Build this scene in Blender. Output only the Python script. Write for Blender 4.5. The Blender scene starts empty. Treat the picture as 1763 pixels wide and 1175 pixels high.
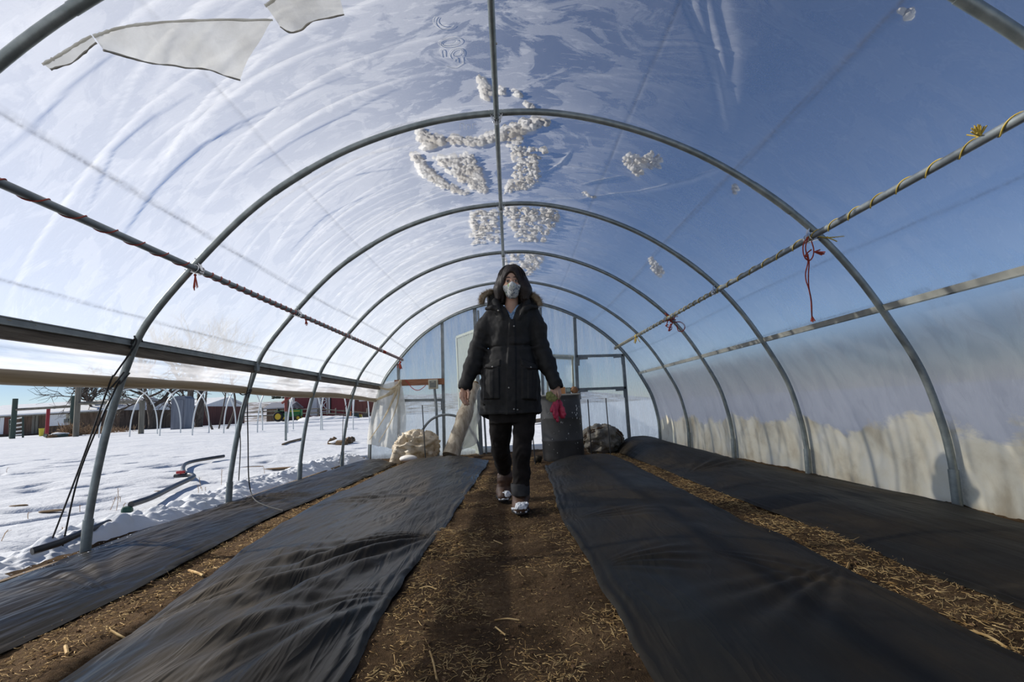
import bpy, math, random
import numpy as np
from mathutils import Vector, Matrix

random.seed(7)
rng = np.random.default_rng(11)
S = bpy.context.scene
COL = S.collection
PI = math.pi

# ------------------------------------------------------------------ helpers
class MB:
    """collects shapes, then links them as ONE mesh object"""
    def __init__(self):
        self.v = []; self.f = []; self.n = 0
    def add(self, verts, faces):
        verts = np.asarray(verts, float)
        o = self.n
        self.v.append(verts); self.n += len(verts)
        self.f.extend([tuple(int(i) + o for i in f) for f in faces])
        return self
    def box(self, c, s, R=None, taper=1.0):
        x, y, z = s[0] / 2, s[1] / 2, s[2] / 2
        t = taper
        P = np.array([(-x, -y, -z), (x, -y, -z), (x, y, -z), (-x, y, -z), (-x * t, -y * t, z), (x * t, -y * t, z), (x * t, y * t, z), (-x * t, y * t, z)])
        if R is not None: P = P @ np.array(R).T
        P = P + np.array(c)
        return self.add(P, [(3, 2, 1, 0), (4, 5, 6, 7), (0, 1, 5, 4), (1, 2, 6, 5), (2, 3, 7, 6), (3, 0, 4, 7)])
    def bar(self, p, q, w, h, up=(0, 0, 1)):
        p = np.array(p, float); q = np.array(q, float); d = q - p; L = np.linalg.norm(d); d /= L
        u = np.array(up, float)
        if abs(d @ u) > 0.98: u = np.array([0, 1.0, 0])
        s = np.cross(d, u); s /= np.linalg.norm(s); u = np.cross(s, d)
        R = np.stack([s, d, u], 1)
        return self.box((p + q) / 2, (w, L, h), R)
    def tube(self, pts, r, n=10, cap=True, flat=None):
        P = np.asarray(pts, float); m = len(P)
        r = np.broadcast_to(np.asarray(r, float), (m,))
        T = np.gradient(P, axis=0); T /= np.maximum(np.linalg.norm(T, axis=1), 1e-9)[:, None]
        a = np.array([0, 0, 1.0]) if abs(T[0][2]) < 0.9 else np.array([1.0, 0, 0])
        U = np.zeros((m, 3)); u = a - T[0] * (a @ T[0]); u /= np.linalg.norm(u); U[0] = u
        for i in range(1, m):
            u = U[i - 1] - T[i] * (U[i - 1] @ T[i]); l = np.linalg.norm(u)
            U[i] = u / l if l > 1e-8 else U[i - 1]
        V = np.cross(T, U)
        an = np.linspace(0, 2 * PI, n, endpoint=False)
        k1, k2 = (1, 1) if flat is None else flat
        R = P[:, None, :] + r[:, None, None] * (k1 * np.cos(an)[None, :, None] * U[:, None, :] + k2 * np.sin(an)[None, :, None] * V[:, None, :])
        F = [(i * n + j, i * n + (j + 1) % n, (i + 1) * n + (j + 1) % n, (i + 1) * n + j) for i in range(m - 1) for j in range(n)]
        if cap:
            F.append(tuple(range(n - 1, -1, -1))); F.append(tuple((m - 1) * n + j for j in range(n)))
        return self.add(R.reshape(-1, 3), F)
    def lathe(self, prof, c=(0, 0, 0), n=32, R=None):
        pr = np.asarray(prof, float); m = len(pr)
        an = np.linspace(0, 2 * PI, n, endpoint=False)
        P = np.stack([pr[:, None, 0] * np.cos(an), pr[:, None, 0] * np.sin(an), np.repeat(pr[:, 1][:, None], n, 1)], -1).reshape(-1, 3)
        if R is not None: P = P @ np.array(R).T
        F = [(i * n + j, i * n + (j + 1) % n, (i + 1) * n + (j + 1) % n, (i + 1) * n + j) for i in range(m - 1) for j in range(n)]
        F.append(tuple(range(n - 1, -1, -1))); F.append(tuple((m - 1) * n + j for j in range(n)))
        return self.add(P + np.array(c), F)
    def grid(self, P, close_u=False):
        P = np.asarray(P, float); m, n = P.shape[:2]
        F = []
        for i in range(m - 1):
            for j in range(n - 1 if not close_u else n):
                k = (j + 1) % n
                F.append((i * n + j, i * n + k, (i + 1) * n + k, (i + 1) * n + j))
        return self.add(P.reshape(-1, 3), F)
    def prism(self, poly, a, b, R=None, c=(0, 0, 0)):
        """polygon in local x,z extruded along local y from a to b"""
        k = len(poly)
        P = np.array([(x, a, z) for x, z in poly] + [(x, b, z) for x, z in poly], float)
        if R is not None: P = P @ np.array(R).T
        F = [tuple(range(k)), tuple(range(2 * k - 1, k - 1, -1))] + [(i, i + k, (i + 1) % k + k, (i + 1) % k) for i in range(k)]
        return self.add(P + np.array(c), F)
    def ball(self, c, r, nu=10, nv=6, R=None):
        r = np.broadcast_to(np.asarray(r, float), (3,))
        th = np.linspace(0, PI, nv + 1)
        rings = [(math.sin(t), -math.cos(t)) for t in th[1:-1]]
        P = [(0, 0, -1)] + [(a * math.cos(2 * PI * j / nu), a * math.sin(2 * PI * j / nu), b) for a, b in rings for j in range(nu)] + [(0, 0, 1)]
        P = np.array(P) * r
        if R is not None: P = P @ np.array(R).T
        F = [(0, 1 + (j + 1) % nu, 1 + j) for j in range(nu)]
        for i in range(len(rings) - 1):
            F += [(1 + i * nu + j, 1 + i * nu + (j + 1) % nu, 1 + (i + 1) * nu + (j + 1) % nu, 1 + (i + 1) * nu + j) for j in range(nu)]
        b = 1 + (len(rings) - 1) * nu; t = len(P) - 1
        F += [(b + j, b + (j + 1) % nu, t) for j in range(nu)]
        return self.add(P + np.array(c), F)
    def build(self, name, mat, parent=None, angle=40, origin=None, bevel=0):
        me = bpy.data.meshes.new(name)
        V = np.concatenate(self.v) if self.v else np.zeros((0, 3))
        o = np.zeros(3) if origin is None else np.array(origin, float)
        me.from_pydata((V - o).tolist(), [], self.f)
        me.update()
        for mm in (mat if isinstance(mat, (list, tuple)) else [mat]): me.materials.append(mm)
        me.polygons.foreach_set('use_smooth', [True] * len(me.polygons))
        if angle < 180: me.set_sharp_from_angle(angle=math.radians(angle))
        ob = bpy.data.objects.new(name, me); COL.objects.link(ob)
        ob.location = o
        if parent is not None:
            ob.parent = parent
            ob.matrix_parent_inverse = Matrix.Translation(-parent.location)
        if bevel:
            m = ob.modifiers.new('bevel', 'BEVEL'); m.width = bevel; m.segments = 2; m.limit_method = 'ANGLE'
        return ob

def tag(o, label=None, cat=None, group=None, kind=None):
    if label: o['label'] = label
    if cat: o['category'] = cat
    if group: o['group'] = group
    if kind: o['kind'] = kind
    return o
def thing(name, label, cat, loc=(0, 0, 0), group=None, kind=None):
    o = bpy.data.objects.new(name, None); COL.objects.link(o); o.location = loc; o.empty_display_size = 0.1
    return tag(o, label, cat, group, kind)

def grid_mesh(name, P, mat, uv=None, attrs=None, parent=None, angle=180):
    """fast numpy grid; P [m,n,3]"""
    m, n = P.shape[:2]
    idx = np.arange(m * n).reshape(m, n)
    F = np.stack([idx[:-1, :-1], idx[:-1, 1:], idx[1:, 1:], idx[1:, :-1]], -1).reshape(-1, 4)
    return quad_mesh(name, P.reshape(-1, 3), F, mat, None if uv is None else uv.reshape(-1, 2), attrs, parent)
def quad_mesh(name, V, F, mat, uv=None, attrs=None, parent=None):
    me = bpy.data.meshes.new(name)
    V = np.ascontiguousarray(V, np.float32); F = np.ascontiguousarray(F, np.int32); k = F.shape[1]
    me.vertices.add(len(V)); me.vertices.foreach_set('co', V.ravel())
    me.loops.add(F.size); me.loops.foreach_set('vertex_index', F.ravel())
    me.polygons.add(len(F)); me.polygons.foreach_set('loop_start', np.arange(0, F.size, k, dtype=np.int32))
    me.polygons.foreach_set('use_smooth', np.ones(len(F), bool))
    me.update(calc_edges=True)
    if uv is not None:
        l = me.uv_layers.new(name='UVMap'); l.data.foreach_set('uv', np.ascontiguousarray(uv[F.ravel()], np.float32).ravel())
    for an, av in (attrs or {}).items():
        a = me.attributes.new(an, 'FLOAT', 'POINT'); a.data.foreach_set('value', np.ascontiguousarray(av, np.float32).ravel())
    for mm in (mat if isinstance(mat, (list, tuple)) else [mat]): me.materials.append(mm)
    me.validate()
    ob = bpy.data.objects.new(name, me); COL.objects.link(ob)
    if parent is not None:
        ob.parent = parent; ob.matrix_parent_inverse = Matrix.Translation(-parent.location)
    return ob

# value noise (vectorised)
_perm = np.random.default_rng(3).random((64, 64, 64)).astype(np.float32)
def vnoise(x, y, z=0.0):
    x, y, z = np.broadcast_arrays(np.asarray(x, np.float32), np.asarray(y, np.float32), np.asarray(z, np.float32))
    xi = np.floor(x).astype(int); yi = np.floor(y).astype(int); zi = np.floor(z).astype(int)
    fx = x - xi; fy = y - yi; fz = z - zi
    fx = fx * fx * (3 - 2 * fx); fy = fy * fy * (3 - 2 * fy); fz = fz * fz * (3 - 2 * fz)
    def g(a, b, c): return _perm[(xi + a) & 63, (yi + b) & 63, (zi + c) & 63]
    r = 0
    for a in (0, 1):
        for b in (0, 1):
            for c in (0, 1):
                r = r + g(a, b, c) * (fx if a else 1 - fx) * (fy if b else 1 - fy) * (fz if c else 1 - fz)
    return r * 2 - 1
def fbm(x, y, z=0.0, oct=4, gain=0.5):
    r = 0; a = 1; s = 1
    for i in range(oct):
        r = r + a * vnoise(np.asarray(x) * s + 17.3 * i, np.asarray(y) * s + 5.1 * i, np.asarray(z) * s + 3.7 * i); a *= gain; s *= 2.03
    return r
def sstep(x, a, b):
    t = np.clip((np.asarray(x, float) - a) / (b - a), 0, 1); return t * t * (3 - 2 * t)

def catmull(P, k=8):
    P = np.asarray(P, float)
    Q = np.vstack([2 * P[0] - P[1], P, 2 * P[-1] - P[-2]]); out = []
    t = np.linspace(0, 1, k, endpoint=False)[:, None]
    for i in range(1, len(Q) - 2):
        a, b, c, d = Q[i - 1:i + 3]
        out.append(0.5 * (2 * b + (c - a) * t + (2 * a - 5 * b + 4 * c - d) * t ** 2 + (3 * b - a - 3 * c + d) * t ** 3))
    out.append(Q[-2:-1]); return np.vstack(out)

# ------------------------------------------------------------------ camera
F_PX, IW, IH, CAMH = 850.0, 1763.0, 1175.0, 0.75
def _cam():
    r = math.radians(3.2)
    fw = np.array([879 - IW / 2, 702 - IH / 2, F_PX]); fw /= np.linalg.norm(fw)
    xr = np.array([math.cos(r), -math.sin(r), 0]); xr -= fw * (xr @ fw); xr /= np.linalg.norm(xr)
    return np.stack([xr, fw, np.cross(xr, fw)])
RC = _cam()
cam = bpy.data.cameras.new('camera'); cam.sensor_width = 36; cam.lens = F_PX / IW * 36; cam.clip_start = 0.03; cam.clip_end = 3000
co = bpy.data.objects.new('camera', cam); COL.objects.link(co); S.camera = co
Mx = Matrix([[RC[i][0], -RC[i][1], -RC[i][2], 0] for i in range(3)] + [[0, 0, 0, 1]])
Mx.translation = (0, 0, CAMH); co.matrix_world = Mx
# measuring helpers: where in the place the line of sight of a photo point meets a known depth / height / surface
def ray(px, py): return RC @ np.array([px - IW / 2, py - IH / 2, F_PX])
def atY(px, py, Y):
    d = ray(px, py); p = d * (Y / d[1]); p[2] += CAMH; return p
def atZ(px, py, Z=0.0):
    d = ray(px, py); p = d * ((Z - CAMH) / d[2]); p[2] += CAMH; return p
def atG(px, py):
    """line of sight meets the snow field"""
    d = ray(px, py); d = d / d[1]; y = 2.0
    for _ in range(4000):
        if CAMH + d[2] * y < ground_z(d[0] * y, y): break
        y += 0.02
    return np.array([d[0] * y, y, ground_z(d[0] * y, y)])
def ground_z(x, y):
    g = 0.035 * np.maximum(0, -2.7 - np.asarray(x, float)) + 0.009 * np.maximum(0, np.asarray(y, float) - 6)
    return 0.7 * (1 - np.exp(-g / 0.7)) - 0.02

# ------------------------------------------------------------------ materials
def nt(name):
    m = bpy.data.materials.new(name); m.use_nodes = True; t = m.node_tree; t.nodes.clear()
    o = t.nodes.new('ShaderNodeOutputMaterial'); return m, t, o
class G:
    """tiny node-graph writer"""
    def __init__(self, t): self.t = t
    def n(self, typ, **kw):
        d = self.t.nodes.new(typ)
        for k, v in kw.items():
            if k.startswith('_'): setattr(d, k[1:], v)
            else:
                key = int(k[1:]) if k[0] == 'i' and k[1:].isdigit() else k.replace('__', ' ')
                s = d.inputs[key]
                if hasattr(v, 'is_output') or isinstance(v, bpy.types.NodeSocket): self.t.links.new(v, s)
                else: s.default_value = v
        return d
    def math(self, op, a, b=0.0, clamp=False):
        d = self.t.nodes.new('ShaderNodeMath'); d.operation = op; d.use_clamp = clamp
        for i, v in enumerate((a, b)):
            if isinstance(v, bpy.types.NodeSocket): self.t.links.new(v, d.inputs[i])
            else: d.inputs[i].default_value = v
        return d.outputs[0]
    def ramp(self, fac, stops, interp='LINEAR'):
        d = self.t.nodes.new('ShaderNodeValToRGB'); d.color_ramp.interpolation = interp
        e = d.color_ramp.elements
        while len(e) < len(stops): e.new(0.5)
        for i, (p, c) in enumerate(stops):
            e[i].position = p; e[i].color = (c, c, c, 1) if isinstance(c, (int, float)) else (*c, 1)
        self.t.links.new(fac, d.inputs[0]); return d.outputs[0]
    def noise(self, vec, scale, detail=4, rough=0.55, dist=0.0, sc=None):
        if sc is not None: vec = self.n('ShaderNodeMapping', Vector=vec, Scale=sc).outputs[0]
        return self.n('ShaderNodeTexNoise', Vector=vec, Scale=scale, Detail=detail, Roughness=rough, Distortion=dist).outputs[0]
    def mixs(self, f, a, b):
        d = self.t.nodes.new('ShaderNodeMixShader')
        for i, v in enumerate((f, a, b)):
            if isinstance(v, bpy.types.NodeSocket): self.t.links.new(v, d.inputs[i])
            else: d.inputs[i].default_value = v
        return d.outputs[0]
    def mixc(self, f, a, b, mode='MIX'):
        d = self.t.nodes.new('ShaderNodeMix'); d.data_type = 'RGBA'; d.blend_type = mode
        for k, v in ((0, f), (6, a), (7, b)):
            if isinstance(v, bpy.types.NodeSocket): self.t.links.new(v, d.inputs[k])
            else: d.inputs[k].default_value = v if k == 0 else (*v, 1) if len(v) == 3 else v
        return d.outputs[2]
def pm(name, c, rough=0.6, c2=None, scale=8, metal=0.0, bump=0.0, bscale=40, stretch=None, spec=0.5, detail=5, lo=0.35, hi=0.65, trans=None, sheen=0.0, bdist=0.02, sss=0.0):
    m, t, o = nt(name); g = G(t)
    tc = g.n('ShaderNodeTexCoord').outputs['Object']
    p = g.n('ShaderNodeBsdfPrincipled', Roughness=rough, Metallic=metal)
    p.inputs['Specular IOR Level'].default_value = spec
    if sheen: p.inputs['Sheen Weight'].default_value = sheen
    if sss:
        p.inputs['Subsurface Weight'].default_value = sss; p.inputs['Subsurface Radius'].default_value = (0.012, 0.005, 0.003); p.inputs['Subsurface Scale'].default_value = 0.6
    if c2 is not None:
        n = g.noise(tc, scale, detail, sc=stretch)
        r = g.ramp(n, [(lo, c), (hi, c2)]); t.links.new(r, p.inputs['Base Color'])
    else: p.inputs['Base Color'].default_value = (*c, 1)
    if bump:
        n = g.noise(tc, bscale, 5, sc=stretch)
        b = g.n('ShaderNodeBump', Strength=bump, Distance=bdist, Height=n); t.links.new(b.outputs[0], p.inputs['Normal'])
    s = p.outputs[0]
    if trans:
        w, tcol = trans
        s = g.mixs(w, s, g.n('ShaderNodeBsdfTranslucent', Color=(*tcol, 1)).outputs[0])
    t.links.new(s, o.inputs[0]); return m

M = {}
M['steel'] = pm('galvanized_steel', (0.22, 0.25, 0.245), 0.42, (0.34, 0.37, 0.36), 14, metal=0.55, bump=0.05, bscale=60)
M['steel_dull'] = pm('weathered_steel', (0.17, 0.19, 0.2), 0.5, (0.26, 0.285, 0.29), 9, metal=0.4)
M['clamp'] = pm('bright_zinc', (0.5, 0.5, 0.5), 0.28, (0.7, 0.7, 0.7), 30, metal=0.9)
M['alu'] = pm('dull_aluminium', (0.2, 0.21, 0.2), 0.45, (0.3, 0.31, 0.29), 10, metal=0.4)
M['hipwood'] = pm('weathered_hip_wood', (0.10, 0.075, 0.052), 0.75, (0.2, 0.16, 0.115), 6, stretch=(6, 0.6, 6), bump=0.3, bscale=20)
M['plank'] = pm('brown_stained_wood', (0.2, 0.08, 0.035), 0.6, (0.3, 0.13, 0.06), 5, stretch=(1, 6, 8), bump=0.15, bscale=20)
M['basewood'] = pm('damp_base_plank', (0.16, 0.11, 0.06), 0.8, (0.3, 0.21, 0.12), 6, stretch=(6, 0.6, 6))
M['red_twine'] = pm('red_twine', (0.30, 0.035, 0.02), 0.8, (0.45, 0.07, 0.035), 60, bump=0.4, bscale=300)
M['yel_twine'] = pm('yellow_twine', (0.55, 0.38, 0.05), 0.7, (0.7, 0.5, 0.1), 60)
M['black_rope'] = pm('black_cord', (0.008, 0.008, 0.009), 0.7, bump=0.4, bscale=300)
M['rubber'] = pm('black_poly_pipe', (0.025, 0.025, 0.027), 0.4, (0.05, 0.05, 0.05), 10)
M['drum'] = pm('black_drum_plastic', (0.028, 0.026, 0.025), 0.5, (0.06, 0.056, 0.052), 4, bump=0.1, bscale=12)
M['white_paint'] = pm('white_splatter', (0.7, 0.7, 0.68), 0.7)

# ------------------------------------------------------------------ light
w = bpy.data.worlds.new('sky'); S.world = w; w.use_nodes = True; t = w.node_tree; t.nodes.clear(); g = G(t)
SUN_EL, SUN_AZ = math.radians(29.5), math.radians(-79)   # azimuth from +Y towards +X
sky = t.nodes.new('ShaderNodeTexSky'); sky.sky_type = 'NISHITA'; sky.sun_disc = False
sky.sun_elevation = SUN_EL; sky.sun_rotation = SUN_AZ; sky.altitude = 1600; sky.air_density = 1.0; sky.dust_density = 0.0; sky.ozone_density = 1.8
skc = g.mixc(1.0, sky.outputs[0], (.92, .93, 1.05), 'MULTIPLY')
bg = g.n('ShaderNodeBackground', Color=skc, Strength=0.088)
wo = t.nodes.new('ShaderNodeOutputWorld'); t.links.new(bg.outputs[0], wo.inputs[0])
sl = bpy.data.lights.new('sun', 'SUN'); sl.energy = 5.4; sl.angle = math.radians(0.55); sl.color = (1.0, 0.95, 0.87)
so = bpy.data.objects.new('sun', sl); COL.objects.link(so)
sd = Vector((math.sin(SUN_AZ) * math.cos(SUN_EL), math.cos(SUN_AZ) * math.cos(SUN_EL), math.sin(SUN_EL)))
so.rotation_euler = sd.to_track_quat('Z', 'Y').to_euler(); so.location = (-30, 10, 30)
S.view_settings.view_transform = 'Standard'; S.view_settings.look = 'None'; S.view_settings.exposure = 0.0; S.view_settings.gamma = 1.0
S.view_settings.use_curve_mapping = False
S.cycles.max_bounces = 10; S.cycles.transparent_max_bounces = 16; S.cycles.diffuse_bounces = 5; S.cycles.transmission_bounces = 8
S.cycles.caustics_reflective = False; S.cycles.caustics_refractive = False
S.cycles.sample_clamp_indirect = 8.0
# ================================================================== greenhouse shell
SP = 1.52
HY = [SP * (k + 1.05) for k in range(6)]          # hoop positions along the tunnel
YEND = HY[5]
PROF = np.array([(-2.60, -0.16), (-2.60, .05), (-2.585, .27), (-2.54, .58), (-2.49, .83), (-2.41, 1.12), (-2.29, 1.41), (-2.0, 1.77), (-1.66, 2.115), (-1.315, 2.36), (-.92, 2.555), (-.445, 2.69), (0.015, 2.735), (.43, 2.71), (.9, 2.58), (1.355, 2.365), (1.755, 2.08), (2.065, 1.78), (2.29, 1.475), (2.47, 1.15), (2.61, .84), (2.685, .5), (2.705, .25), (2.70, .03), (2.695, -.16)])
PC = catmull(PROF, 6)
_t = np.gradient(PC, axis=0); _t /= np.linalg.norm(_t, axis=1)[:, None]
PN = np.stack([-_t[:, 1], _t[:, 0]], 1)            # outward normal
PF = PC + PN * 0.042                               # cover sits on the outside of the hoops
FL = np.concatenate([[0], np.cumsum(np.hypot(*np.diff(PF, axis=0).T))])
FTH = np.arctan2(PF[:, 1] - CAMH, PF[:, 0]); FTH = np.where(FTH < -1.2, FTH + 2 * PI, FTH)
def film_pt(s, y, off=0.0):
    s = np.asarray(s, float)
    x = np.interp(s, FL, PF[:, 0]); z = np.interp(s, FL, PF[:, 1]); nx = np.interp(s, FL, PN[:, 0]); nz = np.interp(s, FL, PN[:, 1])
    return np.stack([x + nx * off, np.broadcast_to(y, s.shape), z + nz * off], -1)
def film_px(px, py):
    """(arc length, y) where the line of sight of a photo point meets the cover"""
    d = ray(px, py); a = math.atan2(d[2], d[0])
    if a < -1.2: a += 2 * PI
    s = np.interp(-a, -FTH, FL); x, _, z = film_pt(s, 0)
    return np.array([s, math.hypot(x, z - CAMH) / math.hypot(d[0], d[2]) * d[1]])
S_HIP = float(np.interp(1.27, PF[:40, 1], FL[:40]))      # left edge of the roof sheet (hip board)
S_TOP = float(FL[np.argmax(PF[:, 1])])
S_END = float(FL[-1]) - 0.1

def film_mat():
    m, t, o = nt('greenhouse_film'); g = G(t)
    uv = g.n('ShaderNodeUVMap').outputs[0]
    at = lambda n: g.n('ShaderNodeAttribute', _attribute_name=n).outputs['Fac']
    haze_light, cream, dirt, clear, grey = at('haze_light'), at('cream'), at('dirt'), at('clear'), at('grey')
    nA = g.noise(uv, 2.2, 7, 0.62, 0.9, sc=(1.0, 1.7, 1))
    pat = g.ramp(nA, [(0.485, 0.0), (0.525, 1.0)])
    nB = g.noise(uv, 16, 4, 0.6, 0.5, sc=(0.45, 1.5, 1))
    str_ = g.ramp(nB, [(0.56, 0.0), (0.62, 1.0)])
    nC = g.noise(uv, 90, 3)
    h = g.math('ADD', haze_light, g.math('MULTIPLY', g.math('SUBTRACT', pat, 0.5), g.math('MULTIPLY', clear, 0.34)))
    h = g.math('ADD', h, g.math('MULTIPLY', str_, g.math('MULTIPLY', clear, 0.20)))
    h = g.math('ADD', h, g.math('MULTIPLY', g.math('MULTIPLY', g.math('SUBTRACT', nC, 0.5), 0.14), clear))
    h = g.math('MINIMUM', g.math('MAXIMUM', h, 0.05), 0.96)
    bmp = g.n('ShaderNodeBump', Strength=0.35, Distance=0.012, Height=g.math('ADD', nB, g.math('MULTIPLY', nA, 0.6)))
    tr = g.n('ShaderNodeBsdfTransparent', Color=(0.93, 0.955, 0.985, 1)).outputs[0]
    tl = g.n('ShaderNodeBsdfTranslucent', Color=g.mixc(grey, (0.97, 0.975, 0.98), (0.5, 0.5, 0.52)), Normal=bmp.outputs[0]).outputs[0]
    df = g.n('ShaderNodeBsdfDiffuse', Color=g.mixc(grey, (0.78, 0.79, 0.8), (0.5, 0.5, 0.51)), Normal=bmp.outputs[0]).outputs[0]
    fw = g.n('ShaderNodeBsdfRefraction', Color=g.mixc(grey, (0.97, 0.975, 0.98), (0.5, 0.5, 0.52)), Roughness=0.62, IOR=1.03, Normal=bmp.outputs[0]).outputs[0]
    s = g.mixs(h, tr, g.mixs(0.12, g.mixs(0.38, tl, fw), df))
    ncr = g.noise(uv, 3.0, 6, 0.6, 0.4)
    cc = g.ramp(ncr, [(0.3, (0.6, 0.5, 0.34)), (0.5, (0.84, 0.76, 0.58)), (0.72, (0.92, 0.87, 0.74))])
    cr = g.mixs(0.6, g.n('ShaderNodeBsdfTranslucent', Color=cc).outputs[0], g.n('ShaderNodeBsdfDiffuse', Color=cc).outputs[0])
    nE = g.noise(uv, 1.6, 6, 0.6, 0.3, sc=(1.6, 1, 1))
    cf = g.ramp(g.math('ADD', cream, g.math('MULTIPLY', g.math('SUBTRACT', nE, 0.5), 1.1)), [(0.46, 0.0), (0.56, 0.95)])
    s = g.mixs(cf, s, cr)
    nD = g.noise(uv, 40, 4)
    dd = g.math('MULTIPLY', dirt, g.ramp(nD, [(0.35, 0.35), (0.6, 1.0)]))
    s = g.mixs(dd, s, g.n('ShaderNodeBsdfDiffuse', Color=(0.2, 0.18, 0.15, 1)).outputs[0])
    fr = g.math('ADD', g.math('MULTIPLY', g.math('POWER', g.n('ShaderNodeLayerWeight', Blend=0.5).outputs['Facing'], 4.0), 0.5), 0.04)
    gl = g.n('ShaderNodeBsdfGlossy', Color=(0.9, 0.9, 0.9, 1), Roughness=0.22, Normal=bmp.outputs[0]).outputs[0]
    s = g.mixs(g.math('MULTIPLY', fr, 0.6), s, gl)
    t.links.new(s, o.inputs[0]); return m
M['film'] = film_mat()

def seg_dist(SS, YY, poly):
    """distance from grid points to a polyline in (s, y), and the run along it 0..1"""
    best = np.full(SS.shape, 9.0); run = np.zeros(SS.shape); n = len(poly) - 1
    for i in range(n):
        a, b = poly[i], poly[i + 1]; d = b - a; L2 = d @ d
        tt = np.clip(((SS - a[0]) * d[0] + (YY - a[1]) * d[1]) / L2, 0, 1)
        q = np.hypot(SS - a[0] - tt * d[0], YY - a[1] - tt * d[1])
        k = q < best; best = np.where(k, q, best); run = np.where(k, (i + tt) / n, run)
    return best, run

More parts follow.
